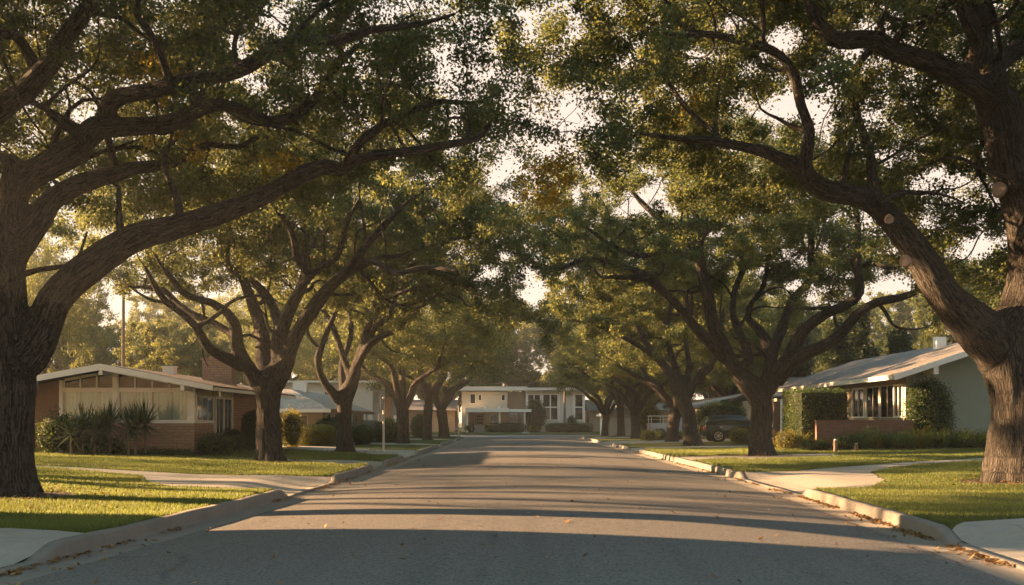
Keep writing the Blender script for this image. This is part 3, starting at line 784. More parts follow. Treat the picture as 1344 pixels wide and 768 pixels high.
def trace_tree(label, d, base, limbs, crown, leafmat, group, size, per, seed, rmin=.1, voxel=.05, maxnodes=3000, yellow=None, att=1500, kill=.6, bark=None, scars=(), rs=1.0):
    """limbs: list of (depth offset at start, at end, [(px,py,radius px)...]) seen from the street"""
    bx, by = P(base[0], base[1], d)[:2]; gz = H(bx, d)
    root = thing('oak_tree', (bx, by, gz), label, 'tree', group)
    sk = Skel()
    for k, (a, b, pts) in enumerate(limbs):
        n = len(pts); o = []
        for i, (px, py, r) in enumerate(pts):
            t = i / (n - 1); dd = d + a + (b - a) * t; x, y, z = P(px, py, dd); o.append((x, y, z, r * rs * dd / F))
        if k == 0:
            o[0] = (o[0][0], o[0][1], gz - .35, o[0][3])
        sk.limb(o, step=.3 if d < 30 else .4, attach=k > 0, wob=.12, seed=seed + k)
    zmin = crown.get('grow_z', 3.0)
    rg = random.Random(seed * 77); m0 = len(sk.p); last = {}
    for i in range(m0):                               # crooked secondary boughs along the traced limbs
        if sk.p[i][2] < gz + 3.6 or not (.035 < sk.r[i] < .30) or i % 4 or rg.random() < .25: continue
        q = Vector(sk.p[i]); pd = (q - Vector(sk.p[sk.par[i]])).normalized()
        dv = Vector((rg.gauss(0, 1), rg.gauss(0, 1) + .5, rg.gauss(.55, .8))); dv = (dv - pd * dv.dot(pd) * .6).normalized(); L = rg.uniform(1.4, 3.4); r0 = min(.09, sk.r[i] * rg.uniform(.35, .6)); pts = [(*q, r0)]
        for t in (.25, .5, .75, 1):
            dv = (dv + Vector((rg.gauss(0, .45), rg.gauss(0, .45), rg.gauss(.1, .4)))).normalized(); q = q + dv * L * .25; pts.append((*q, r0 * (1 - .78 * t)))
        if min(p_[2] for p_ in pts) > gz + 3.4: sk.limb(pts, step=.25, wob=.25, seed=i + seed)
    A = crown_points(crown['c'], crown['r'], att, seed, crown['zin'], crown['drop'], crown.get('thr', .42), crown.get('holes', ()), front=crown.get('front', (d - .4, .10)))
    if 'extra' in crown:
        for (c, r, n, zi, dr) in crown['extra']:
            A = np.vstack([A, crown_points(c, r, n, seed + 31, zi, dr, .38, crown.get('holes', ()))])
    sk.grow(A, kill=kill, step=.36, seed=seed, zmin=zmin)
    st = finish_tree(sk, root, leafmat, bark or M['bark'], rmin, voxel, size, per, seed, gz, maxnodes, clear=d if d < 30 else None)
    print(st)
    if yellow:                                       # a few tufts of yellow leaves
        rg2 = np.random.default_rng(seed + 9); Y_ = []
        for (px, py, dd, sp, n_) in yellow:
            for _ in range(n_):
                o_ = rg2.normal(0, 1, 3) * sp; x, y, z = P(px, py, d + dd); Y_.append((x + o_[0], y + o_[1], z + o_[2] * .8, rg2.uniform(.2, .9)))
        me = leaves_mesh(np.array(Y_), size * 1.05, seed + 3, 'yellow_leaves', .11, 36); me.transform(__import__('mathutils').Matrix.Translation(-root.location)); link_mesh('yellow_leaves', me, M['leaf_gold'], root)
    for (px, py, dd, rr, nx) in scars:               # round scars where a limb was sawn off
        x, y, z = P(px, py, d + dd); n = Vector(nx).normalized()
        m = 20; V, Fc = [], []
        e1 = n.cross(Vector((0, 0, 1))).normalized(); e2 = n.cross(e1)
        prof = [(1.35, -.12), (1.25, -.02), (1.1, .012), (.92, .0), (.86, -.006), (0, -.004)]
        for rad, hgt in prof:
            for k in range(m):
                a = 2 * math.pi * k / m; w = .68 * rr * rad * (1 + .06 * math.sin(3 * a + px))
                V.append(Vector((x, y, z)) + e1 * w * math.cos(a) + e2 * w * 1.15 * math.sin(a) + n * hgt - root.location)
        for j in range(len(prof) - 1):
            for k in range(m): Fc.append((j * m + k, j * m + (k + 1) % m, (j + 1) * m + (k + 1) % m, (j + 1) * m + k))
        me = bpy.data.meshes.new('pruning_scar'); me.from_pydata(V, [], Fc); link_mesh('pruning_scar', me, M['cut'], root, True)
    return root

T1 = [
 (0, 0, [(2, 662, 56), (2, 630, 47), (4, 580, 42), (6, 520, 41), (6, 470, 44), (2, 430, 38), (7, 380, 30), (13, 310, 24), (17, 260, 21), (19, 222, 15), (17, 208, 12)]),
 (0, 1.5, [(22, 265, 19), (45, 225, 18), (78, 209, 19), (108, 190, 20), (130, 166, 19), (165, 165, 15), (219, 160, 13), (260, 143, 11), (291, 138, 9), (323, 148, 9), (354, 159, 9), (385, 151, 8), (411, 130, 7), (427, 104, 6), (453, 78, 5), (474, 57, 3)]),
 (.5, -2.5, [(135, 162, 14), (146, 135, 14), (180, 125, 12), (208, 120, 12), (250, 107, 12), (291, 99, 11), (323, 86, 11), (359, 66, 10), (390, 55, 9), (442, 52, 8), (484, 40, 6), (552, 34, 4), (600, 20, 2)]),
 (0, 3.5, [(20, 330, 22), (47, 291, 20), (68, 262, 17), (104, 243, 16), (151, 230, 13), (172, 222, 11), (208, 216, 9), (234, 208, 9), (255, 194, 6), (271, 187, 5), (312, 192, 4), (330, 180, 2)]),
 (0, 1.2, [(20, 480, 34), (50, 445, 28), (72, 395, 25), (100, 365, 24), (130, 343, 23), (182, 313, 21), (234, 297, 19), (271, 284, 18), (323, 265, 15), (364, 247, 13), (396, 230, 13), (427, 221, 12), (450, 226, 10), (468, 213, 9), (515, 202, 7), (572, 190, 6), (625, 182, 5), (640, 165, 3)]),
 (1, 3, [(456, 222, 8), (474, 187, 6), (500, 167, 6), (536, 148, 5), (583, 133, 4), (625, 136, 3), (661, 120, 2)]),
 (0, -2, [(6, 440, 26), (-40, 380, 22), (-60, 300, 20), (-45, 210, 19), (-5, 145, 18), (31, 118, 17), (62, 83, 15), (83, 47, 14), (110, 15, 12), (150, -30, 9), (210, -90, 5)]),
 (0, -1, [(68, 148, 6), (60, 140, 5), (45, 132, 4), (20, 132, 4)]), (0, 0, [(108, 182, 7), (85, 165, 6), (70, 150, 6), (62, 138, 5)]),
 (0, -5, [(0, 400, 28), (-90, 330, 24), (-190, 250, 18), (-330, 170, 12), (-430, 110, 6)]),
 (0, 6, [(0, 360, 20), (-40, 250, 16), (-120, 150, 12), (-170, 60, 7)]),
 (-1, -6, [(30, 60, 8), (0, 45, 9), (-60, 60, 9), (-140, 30, 5)]),
 (1, 3, [(442, 52, 6), (455, 25, 5), (470, -10, 4), (480, -60, 2)]),
 (1, 6, [(250, 107, 8), (262, 70, 7), (285, 30, 6), (300, -40, 3)]),
]
C1 = dict(c=(-9.5, 18.4, 9.6), r=(10.2, 8.6, 5.0), zin=7.0, drop=.6, thr=.40, grow_z=4.2,
          holes=[(335, 118, 22), (85, 45, 30), (480, 90, 16), (625, 230, 30), (590, 100, 14), (120, 320, 40), (440, 5, 26), (690, 40, 11), (690, 110, 11), (692, 180, 13), (690, 245, 15)])
R1 = [
 (0, 0, [(1336, 640, 51), (1336, 610, 46), (1338, 560, 42), (1336, 500, 44), (1328, 450, 46), (1342, 410, 34), (1352, 350, 32), (1347, 300, 31), (1334, 238, 30), (1324, 185, 32), (1312, 145, 31), (1297, 115, 26), (1289, 85, 19), (1285, 50, 17), (1282, 0, 16), (1276, -60, 12), (1270, -120, 6)]),
 (-.3, -2.5, [(1300, 125, 20), (1275, 110, 18), (1252, 99, 17), (1216, 80, 15), (1174, 68, 14), (1143, 52, 13), (1112, 54, 13), (1091, 52, 11), (1075, 31, 10), (1060, 5, 8), (1045, -35, 6), (1030, -80, 3)]),
 (-1, -2, [(1170, 62, 7), (1185, 40, 6), (1205, 34, 6), (1237, 15, 5), (1260, -20, 3)]),
 (-.5, 2, [(1300, 108, 14), (1320, 78, 14), (1350, 55, 13), (1400, 20, 10), (1470, -20, 6)]),
 (0, -1.5, [(1318, 470, 40), (1292, 440, 36), (1268, 415, 30), (1243, 388, 27), (1219, 352, 25), (1195, 316, 22), (1172, 290, 20), (1144, 269, 17), (1113, 256, 17), (1085, 248, 17), (1059, 231, 15), (1039, 213, 12), (1016, 203, 10), (997, 197, 9), (956, 190, 8), (914, 184, 6), (872, 180, 4), (836, 174, 3), (820, 184, 2)]),
 (-1, -3, [(1059, 232, 11), (1057, 208, 10), (1062, 172, 9), (1049, 135, 8), (1041, 99, 8), (1023, 72, 7), (997, 60, 7), (966, 53, 6), (930, 44, 5), (893, 47, 4), (870, 44, 2)]),
 (-2, -3, [(930, 44, 4), (903, 36, 4), (888, 16, 3), (870, -10, 2)]), (-2, -3, [(1002, 60, 5), (1005, 26, 4), (1004, -5, 3), (1000, -40, 2)]),
 (-1, 1, [(944, 188, 5), (935, 172, 5), (919, 161, 4), (893, 135, 4), (872, 104, 3), (851, 83, 2)]),
 (-1, 2, [(1152, 268, 11), (1146, 240, 9), (1142, 208, 8), (1127, 161, 7), (1117, 120, 7), (1131, 80, 6), (1150, 55, 4), (1160, 20, 2)]),
 (0, 6, [(1345, 400, 26), (1420, 300, 20), (1500, 180, 14), (1560, 60, 7)]),
 (0, -6, [(1345, 330, 22), (1400, 200, 18), (1440, 60, 14), (1480, -80, 8)]),
 (-1, -6, [(1285, 60, 12), (1240, -20, 10), (1180, -90, 7), (1120, -140, 4)]),
 (0, 5, [(1320, 180, 16), (1290, 60, 12), (1230, -40, 8), (1180, -80, 4)]),
]
CR1 = dict(c=(11.0, 22.2, 10.6), r=(11.6, 9.0, 5.4), zin=7.8, drop=1.4, thr=.40, grow_z=4.2, extra=[((11.6, 26.2, 6.7), (1.9, 2.2, 2.0), 260, 0, 0), ((9.6, 25.5, 8.3), (1.8, 2.0, 1.2), 120, 0, 0)],
           holes=[(735, 130, 16), (1030, 55, 26), (960, 20, 20), (1240, 110, 18), (720, 300, 30), (790, 260, 18), (1075, 190, 22), (690, 40, 11), (690, 110, 11), (692, 180, 13), (690, 245, 15)])
T2 = [
 (0, 0, [(355, 607, 31), (354, 590, 25), (353, 560, 23), (352, 530, 24), (352, 508, 27), (366, 480, 19), (365, 450, 17), (372, 425, 14), (385, 395, 12), (397, 374, 11), (405, 352, 10), (403, 330, 8), (404, 310, 7), (397, 294, 7), (402, 272, 5), (408, 250, 3)]),
 (0, -2, [(345, 512, 19), (326, 484, 16), (310, 455, 14), (309, 432, 12), (296, 410, 10), (276, 397, 9), (248, 389, 8), (234, 380, 8), (224, 365, 6), (212, 350, 4), (200, 330, 2)]),
 (0, -3, [(330, 490, 12), (299, 472, 11), (272, 455, 10), (257, 430, 9), (241, 413, 8), (218, 396, 7), (205, 380, 6), (190, 350, 4)]),
 (0, 2, [(308, 445, 10), (302, 437, 8), (278, 423, 9), (248, 409, 8), (228, 393, 7), (214, 381, 5), (177, 377, 3), (150, 372, 2)]),
 (0, 3, [(364, 440, 13), (364, 420, 11), (351, 390, 9), (327, 366, 8), (303, 355, 7), (295, 335, 6), (300, 310, 4), (290, 280, 2)]),
 (0, -2.5, [(360, 505, 22), (376, 478, 18), (385, 450, 15), (398, 425, 13), (414, 398, 12), (430, 378, 11), (451, 357, 10), (471, 335, 9), (492, 310, 8), (515, 285, 6), (540, 262, 4), (570, 245, 2)]),
 (0, 2, [(392, 436, 11), (411, 413, 10), (431, 384, 9), (448, 366, 8), (470, 352, 8), (500, 338, 6), (530, 335, 5), (570, 320, 4), (610, 312, 2)]),
 (0, -3, [(400, 370, 9), (418, 352, 8), (438, 338, 7), (448, 316, 6), (455, 290, 4), (470, 262, 3)]),
 (-1, -5, [(405, 360, 8), (390, 335, 7), (380, 300, 6), (350, 260, 4), (330, 230, 2)]),
 (-1, -5, [(460, 348, 8), (490, 345, 7), (520, 360, 6), (560, 352, 5), (600, 358, 3)]),
 (0, 5, [(352, 510, 18), (345, 450, 15), (330, 400, 12), (310, 340, 8), (300, 290, 4)]),
]
C2 = dict(c=(-6.9, 34.2, 8.0), r=(8.8, 7.5, 5.8), zin=7.6, drop=1.6, thr=.475, grow_z=4.2, holes=[(190, 430, 46), (275, 335, 16), (610, 330, 16), (655, 250, 26), (225, 410, 20), (688, 300, 22), (694, 345, 22), (698, 390, 22), (696, 432, 20), (684, 470, 12)])
T3 = [
 (0, 0, [(454, 597, 20), (453, 575, 15), (452, 550, 14), (452, 526, 16), (464, 495, 12), (467, 475, 10), (476, 450, 8), (484, 424, 7), (494, 400, 6), (493, 378, 5), (482, 352, 3), (478, 330, 2)]),
 (0, -1.5, [(450, 530, 13), (436, 515, 10), (421, 494, 8), (417, 470, 8), (426, 450, 6), (434, 425, 5), (444, 400, 4), (461, 364, 3), (470, 345, 2)]),
 (0, 2, [(462, 500, 9), (450, 466, 7), (441, 436, 6), (430, 415, 5), (419, 396, 4), (405, 370, 3)]),
 (0, -2, [(464, 488, 9), (478, 462, 8), (490, 447, 8), (508, 436, 7), (529, 429, 6), (546, 408, 5), (569, 388, 4), (596, 387, 3), (612, 402, 2)]),
 (0, 2, [(470, 465, 8), (486, 440, 7), (499, 425, 6), (513, 413, 5), (520, 390, 4), (537, 370, 3), (560, 355, 2)]),
 (0, -3, [(480, 440, 6), (505, 395, 5), (540, 380, 4), (580, 372, 3), (630, 370, 2)]),
 (0, 3, [(452, 520, 9), (447, 480, 7), (460, 440, 6), (455, 400, 4)]),
 (-1, -4, [(493, 392, 5), (500, 350, 4), (490, 310, 3)]),
]
C3 = dict(c=(-5.6, 45, 8.0), r=(8.0, 6.5, 5.2), zin=7.7, drop=2.7, thr=.45, grow_z=4.4, holes=[(655, 330, 20), (675, 445, 14), (688, 300, 22), (694, 345, 22), (698, 390, 22), (696, 432, 20), (684, 470, 12)])
R2 = [
 (0, 0, [(1001, 602, 27), (999, 585, 22), (999, 560, 21), (997, 530, 22), (985, 505, 21), (966, 485, 15), (949, 455, 14), (936, 425, 13), (929, 392, 12), (922, 362, 11), (917, 335, 11), (905, 316, 10), (888, 303, 8), (862, 285, 7), (840, 265, 5), (820, 240, 3)]),
 (0, -2, [(917, 330, 8), (921, 308, 8), (941, 297, 7), (958, 284, 7), (972, 264, 6), (995, 262, 5), (1015, 272, 3)]),
 (0, 2, [(918, 330, 7), (920, 300, 6), (905, 265, 5), (912, 247, 5), (914, 227, 4), (925, 205, 2)]),
 (0, -1, [(950, 470, 12), (930, 446, 11), (910, 425, 10), (897, 409, 9), (880, 392, 9), (860, 374, 8), (846, 365, 7), (815, 364, 5), (790, 366, 3)]),
 (-.5, -2.5, [(868, 378, 7), (849, 361, 7), (822, 350, 6), (795, 341, 6), (765, 341, 5), (734, 353, 4), (707, 345, 3), (690, 342, 2)]),
 (0, 2, [(765, 341, 3), (750, 325, 3), (735, 305, 2), (725, 290, 1.5)]),
 (0, 2.5, [(1000, 515, 15), (1011, 480, 12), (1009, 457, 11), (995, 432, 9), (982, 420, 8), (985, 400, 6), (1000, 380, 5), (1010, 340, 3)]),
 (0, 3, [(1008, 500, 14), (1013, 464, 11), (1026, 430, 10), (1043, 393, 9), (1063, 366, 8), (1064, 322, 7), (1063, 291, 6), (1083, 274, 5), (1105, 272, 4), (1120, 285, 3)]),
 (0, -2, [(1003, 520, 17), (1025, 485, 14), (1040, 455, 13), (1056, 431, 12), (1083, 411, 11), (1110, 399, 10), (1127, 384, 9), (1124, 355, 8), (1126, 322, 7), (1124, 288, 6), (1118, 255, 4)]),
 (0, -3, [(1020, 500, 16), (1036, 478, 15), (1056, 465, 13), (1080, 455, 12), (1104, 439, 11), (1124, 414, 10), (1151, 397, 9), (1185, 391, 8), (1210, 380, 6), (1235, 360, 3)]),
 (-1, -3, [(1130, 350, 6), (1144, 345, 5), (1160, 350, 5), (1178, 352, 4), (1195, 340, 2)]),
 (0, 4, [(985, 470, 9), (960, 400, 7), (975, 350, 6), (960, 310, 4)]),
 (-1, -5, [(918, 340, 8), (880, 330, 7), (840, 335, 5), (800, 320, 4), (770, 300, 2)]),
]
CR2 = dict(c=(8.8, 40, 8.6), r=(9.0, 7.5, 5.6), zin=8.0, drop=1.6, thr=.47, grow_z=4.6, holes=[(1165, 395, 36), (1000, 350, 12), (1155, 310, 20), (1075, 300, 14), (720, 350, 20), (700, 440, 12), (688, 300, 22), (694, 345, 22), (698, 390, 22), (696, 432, 20), (684, 470, 12)])
R3 = [
 (0, 0, [(912, 588, 19), (907, 572, 15), (905, 550, 14), (896, 522, 14), (885, 500, 10), (873, 483, 9), (857, 463, 7), (841, 437, 6), (827, 403, 5), (818, 370, 3), (810, 340, 2)]),
 (0, 2, [(898, 525, 9), (890, 495, 8), (880, 465, 7), (874, 430, 6), (880, 402, 5), (885, 370, 3), (890, 340, 2)]),
 (0, -2, [(902, 522, 9), (915, 497, 8), (931, 484, 7), (940, 463, 6), (945, 440, 4), (950, 410, 2)]),
 (0, 2, [(900, 510, 8), (905, 480, 6), (900, 440, 5), (908, 400, 4), (900, 360, 2)]),
 (0, -3, [(870, 480, 6), (840, 455, 5), (810, 440, 4), (775, 425, 3), (750, 420, 2)]),
]
CR3 = dict(c=(8.2, 57, 8.6), r=(8.6, 7, 5.2), zin=7.8, drop=3.1, thr=.43, grow_z=4.6, holes=[(705, 420, 12), (688, 300, 22), (694, 345, 22), (698, 390, 22), (696, 432, 20), (684, 470, 12)])

near_l = 'oaks in two rows beside the street'
trace_tree('nearest oak by the left kerb, its lowest limb arching far over the lawn', 18.6, (6, 655), T1, C1, M['leaf'], near_l, .08, 120, 1, rmin=.10, voxel=.045, maxnodes=9500, att=4200, kill=.42, rs=.88,
           yellow=[(372, 214, .6, .22, 12), (210, 95, 1, .4, 14), (190, 60, 1.5, .4, 8), (255, 185, 1.5, .35, 8)])
trace_tree('huge oak by the right kerb with pale sawn scars on its trunk and limb', 22.6, (1330, 637), R1, CR1, M['leaf'], near_l, .088, 120, 2, rmin=.10, voxel=.05, maxnodes=10500, att=4900, kill=.42, rs=.86,
           yellow=[(722, 235, 0, .35, 26), (712, 262, .4, .25, 14), (735, 215, .2, .3, 10), (900, 150, 1.5, .4, 10)],
           scars=[(1311, 248, -.55, .17, (-.55, -1, 0)), (1168, 288, -1.45, .10, (-.2, -1, -.25)), (1187, 343, -1.1, .13, (-.75, -.9, -.1)), (1268, 28, -.5, .09, (-.4, -1, 0))])
trace_tree('oak on the left in front of the stone-walled house corner and its chimney', 34.5, (355, 605), T2, C2, M['leaf'], near_l, .10, 84, 3, rmin=.12, voxel=.06, maxnodes=5500, att=2600, kill=.5, rs=.66)
trace_tree('oak on the left just past the house, forked low beside the clipped hedge', 45, (454, 595), T3, C3, M['leaf'], near_l, .12, 70, 4, rmin=.13, voxel=.07, maxnodes=4500, att=2200, kill=.5, rs=.66)
trace_tree('broad oak on the right in front of the dark green car and brick walls', 40.3, (1000, 600), R2, CR2, M['leaf'], near_l, .104, 82, 5, rmin=.12, voxel=.06, maxnodes=6000, att=2900, kill=.5, rs=.68)
trace_tree('leaning oak on the right whose trunk hides the tail of the dark green car', 57.4, (909, 586), R3, CR3, M['leaf_far'], near_l, .13, 66, 6, rmin=.14, voxel=.08, maxnodes=4200, att=2000, kill=.5, rs=.68)

def proto_tree(seed, rad=(6.5, 6.5, 4.2), cz=7.4, zin=6.2, drop=3.2, rt=.38, fork=2.2, n=1500, size=.14, per=44, maxnodes=3200, leaf='leaf_far', nl=5, reach=5.2, lift=4.6):
    """a whole tree built once at the origin: trunk, branches and crown as parts"""
    rg = random.Random(seed); root = thing('oak_tree', (0, 0, 0), 'street oak', 'tree')
    sk = Skel(); lx, ly = rg.uniform(-.3, .3), rg.uniform(-.3, .3)
    sk.limb([(0, 0, -.3, rt * 1.5), (0, 0, .3, rt * 1.12), (lx * .4, ly * .4, fork * .6, rt), (lx, ly, fork, rt * 1.08)], attach=False, wob=.1, seed=seed)
    a0 = rg.uniform(0, 6.28)
    for k in range(nl):
        a = a0 + k * 6.283 / nl + rg.uniform(-.35, .35); L = reach * rg.uniform(.75, 1.1); up = lift * rg.uniform(.7, 1.15); r = rt * rg.uniform(.5, .68)
        pts = [(lx, ly, fork - .15, r)]
        for t in (.2, .42, .66, 1.0):
            w = a + rg.uniform(-.3, .3)
            pts.append((lx + math.cos(w) * L * t, ly + math.sin(w) * L * t, fork + up * (t ** .62) * rg.uniform(.9, 1.1), r * (1 - .85 * t) + .02))
        sk.limb(pts, attach=True, wob=.35, seed=seed * 9 + k)
    A = crown_points((0, 0, cz), rad, n, seed, zin, drop, .43)
    sk.grow(A, kill=.55, step=.42, seed=seed, zmin=fork + 1)
    st = finish_tree(sk, root, M[leaf], M['bark_far'], .1, .08, size, per, seed, 0, maxnodes, spread=.32, hero=False, thin=.02)
    print('proto', seed, st)
    return root

def copy_thing(root, loc, rz, scale, label, group, cat='tree', name=None):
    r = root.copy(); col.objects.link(r); r.location = loc; r.rotation_euler = (0, 0, rz); r.scale = (scale, scale, scale) if not isinstance(scale, tuple) else scale
    for k in ('label', 'group', 'category'):
        if k in r: del r[k]
    tag(r, label, cat, group)
    if name: r.name = name
    for ch in root.children:
        c = ch.copy(); col.objects.link(c); c.parent = r
        for g2 in ch.children:
            e = g2.copy(); col.objects.link(e); e.parent = c
    return r
protoA = proto_tree(41); protoB = proto_tree(57, rad=(7, 7, 4.6), cz=7.8, zin=6.6, drop=4.0, nl=6, rt=.42); protoC = proto_tree(73, rad=(6, 6.5, 4.4), nl=4, fork=2.6, rt=.34)
protoH = proto_tree(91, rad=(7.5, 7.5, 5.6), cz=8.2, zin=3.6, drop=1.0, n=2000, nl=6, size=.2, per=50, maxnodes=3600, fork=2.0)
protoS = proto_tree(19, rad=(5.5, 5.5, 4.4), cz=7.6, zin=5.4, drop=1.5, n=600, size=.13, per=14, maxnodes=1000, nl=5)
protos = {'S': protoS, 'A': protoA, 'B': protoB, 'C': protoC, 'H': protoH}
first_use = set()
def put(k, px, d, rz, scale, label, group, x=None):
    X0 = (px - CX) * d / F if x is None else x
    z = H(X0, d) if d < 96 else .15
    if k not in first_use:
        first_use.add(k); r = protos[k]; r.location = (X0, d, z); r.rotation_euler = (0, 0, rz); r.scale = (scale, scale, scale) if not isinstance(scale, tuple) else scale
        for q in ('label', 'group'):
            if q in r: del r[q]
        return tag(r, label, 'tree', group)
    return copy_thing(protos[k], (X0, d, z), rz, scale, label, group)
put('A', 529, 63, 0.4, 1.0, 'fourth oak in the left row, just beyond the white sign pole', near_l)
put('C', 561, 76, 2.2, 1.0, 'thinner dark oak in the left row, behind the one with the forked pale trunk', near_l)
put('B', 583, 88, 1.0, 1.05, 'last oak of the left row, before the short white post', near_l)
put('B', 882, 67.7, 3.0, .95, 'oak on the right whose trunk stands before the white pickup bed', near_l)
put('A', 835, 82, 4.0, 1.0, 'oak on the right just past the white pickup, with a pale straight trunk', near_l)
put('C', 815, 93, 5.4, 1.02, 'dark-trunked oak in the right row, second from the far end of the street', near_l)
put('A', 797, 101, 1.3, .9, 'oak closing the right row at the cross street', near_l, x=9.4)

bgl = 'trees rising behind the houses'
BG = [('A', -29.8, 62, 3.3, (.66, .66, 1.12), 'tall golden tree seen under the low limb of the nearest left oak'), ('S', -30, 28.5, 1.7, (.8, .8, 1.62), 'tall thin-crowned tree, unseen, added to stripe the near road with shade'), ('S', -31, 33.5, .3, .8, 'open-crowned tree, unseen, added to dapple the road beyond the nearest left oak'), ('S', -37, 41, 2.3, 1.05, 'second unseen open-crowned tree on the left, added for its shade on the road'),  # the S trees are unseen, added to throw shade bands on the road
      ('H', -23, 70, .3, .62, 'big hazy tree behind the low gabled house, next to the tall thin pole'),
      ('A', -33, 84, 1.1, .8, 'loose golden tree right of the tall thin pole'), ('H', -41, 82, 2.6, 1.05, 'darker rounded tree left of the tall thin pole'),
      ('B', -20, 96, 2.9, 1.15, 'golden tree rising behind the pale hipped roof'), ('H', -14.5, 106, 4.2, .95, 'full tree behind the white two-storey house on the left'),
      ('B', -27, 112, 5.0, 1.3, 'tall pale tree far behind the white two-storey house'),
      ('A', 31, 82, 2.1, .72, 'sunlit loose tree behind the sage green gable'), ('H', 41, 80, 4.9, 1.1, 'dense tree right behind the sage green gable'),
      ('H', 20.5, 92, 5.6, 1.05, 'dense tree behind the low white-edged roof on the right'), ('B', 25, 108, .9, 1.3, 'tall tree behind the dark green car'),
      ('H', 15.5, 116, 3.5, .9, 'low dense tree behind the white pickup'),
      ('H', -9, 150, 1.9, 1.3, 'large tree over the porch end of the far cream house'), ('H', 4, 156, .2, 1.5, 'large tree behind the join of the two far houses'),
      ('H', 17, 152, 3.9, 1.35, 'large tree behind the tall windows of the far white house'), ('H', -24, 148, 4.4, 1.4, 'large tree left of the far cream house'),
      ('H', 31, 150, 5.2, 1.4, 'large tree right of the far white house'), ('H', -42, 130, 1.2, 1.3, 'large tree far off behind the left roofs'), ('H', 46, 128, 2.2, 1.3, 'large tree far off behind the right roofs')]
for k, x, d, rz, s_, lab in BG: put(k, None, d, rz, s_, lab, bgl, x=x)

# conifers behind the right-hand roofs
def conifer_proto():
    root = thing('conifer', (0, 0, 0), 'conifer', 'tree'); rg = np.random.default_rng(5)
    sk = Skel(); sk.limb([(0, 0, -.3, .26), (0, 0, 3, .2), (.1, 0, 7, .13), (0, .1, 12.5, .03)], attach=False, wob=.1)
    C = []
    for k in range(150):
        z = 2.2 + 10 * rg.uniform() ** .9; L = (1 - (z - 1) / 12.6) * 2.6 + .25; a = rg.uniform(0, 6.28)
        L *= rg.uniform(.6, 1.1); e = (math.cos(a) * L, math.sin(a) * L, z - .25 * L)
        sk.limb([(0, 0, z, .035), (e[0] * .5, e[1] * .5, z + .1, .025), (*e, .008)], attach=True, step=.5)
        for t in np.linspace(.25, 1, 7): C.append((e[0] * t, e[1] * t, z - .25 * L * t, rg.uniform(.1, .7)))
    sk.radii(); sk.frames()
    link_mesh('trunk', sk.tubes(np.array(sk.tr), sides=6, name='trunk'), M['bark_far'], root, True)
    link_mesh('crown', leaves_mesh(np.array(C), .22, 3, per=26, spread=.24), M['needle'], root)
    return root
con = conifer_proto()
for i, (x, d, s_, lab) in enumerate([(23.4, 72, .72, 'slim conifer over the near end of the grey far roof'), (25.6, 74, .82, 'tallest conifer in the row behind the right-hand roofs'), (27.6, 71, .66, 'short conifer beside the sky gap over the right-hand roof'), (21.6, 76, .78, 'conifer nearest the street behind the right-hand roofs')]):
    if i == 0:
        con.location = (x, d, .2); con.scale = (s_ * 1.2, s_ * 1.2, s_); con.rotation_euler[2] = 1; con['label'] = lab; con['group'] = 'conifers behind the right-hand roofs'
    else: copy_thing(con, (x, d, .2), i * 1.7, (s_ * 1.2, s_ * 1.2, s_), lab, 'conifers behind the right-hand roofs')
# ------------------------------------------------------------------ building helpers
def window(parent, fr, u0, u1, z0, z1, nx=2, nz=1, t=.05, depth=.07, glass='glass', back='curtain', name='window', poly=None, frame='white', mw=.04):
    """a framed window in a wall frame fr=(ox,oy,oz,ang); the frame is the part, its pane and curtain are sub-parts"""
    f = MB(*fr)
    f.box(u0, u1, -.02, depth, z0, z0 + t); f.box(u0, u1, -.02, depth, z1 - t, z1)
    f.box(u0, u0 + t, -.02, depth, z0 + t, z1 - t); f.box(u1 - t, u1, -.02, depth, z0 + t, z1 - t)
    for k in range(1, nx): c = u0 + (u1 - u0) * k / nx; f.box(c - mw / 2, c + mw / 2, -.01, depth - .015, z0 + t, z1 - t)
    for k in range(1, nz): c = z0 + (z1 - z0) * k / nz; f.box(u0 + t, u1 - t, -.01, depth - .02, c - mw / 2, c + mw / 2)
    o = f.build(name, M[frame], parent)
    MB(*fr).box(u0 + t * .8, u1 - t * .8, .004, .012, z0 + t * .8, z1 - t * .8).build('pane', M[glass], o)
    if glass == 'glass' and back: MB(*fr).box(u0 + t, u1 - t, -.16, -.13, z0 + .01, z1 - .01).build('curtain', M[back], o)
    return o

def door(parent, fr, u0, u1, z0, z1, mat='door', glass_rows=0):
    f = MB(*fr); f.box(u0 - .06, u0, -.02, .05, z0, z1 + .06); f.box(u1, u1 + .06, -.02, .05, z0, z1 + .06); f.box(u0, u1, -.02, .05, z1, z1 + .06)
    f.box(u0, u1, -.03, .0, z0, z1)
    for k in range(3): zz = z0 + .15 + k * (z1 - z0 - .2) / 3; f.box(u0 + .12, u1 - .12, .0, .012, zz, zz + (z1 - z0 - .2) / 3 - .12)
    o = f.build('door', M[mat], parent)
    MB(*fr).box(u1 - .12, u1 - .07, .0, .07, z0 + .95, z0 + 1.1).build('handle', M['chrome'], o)
    return o

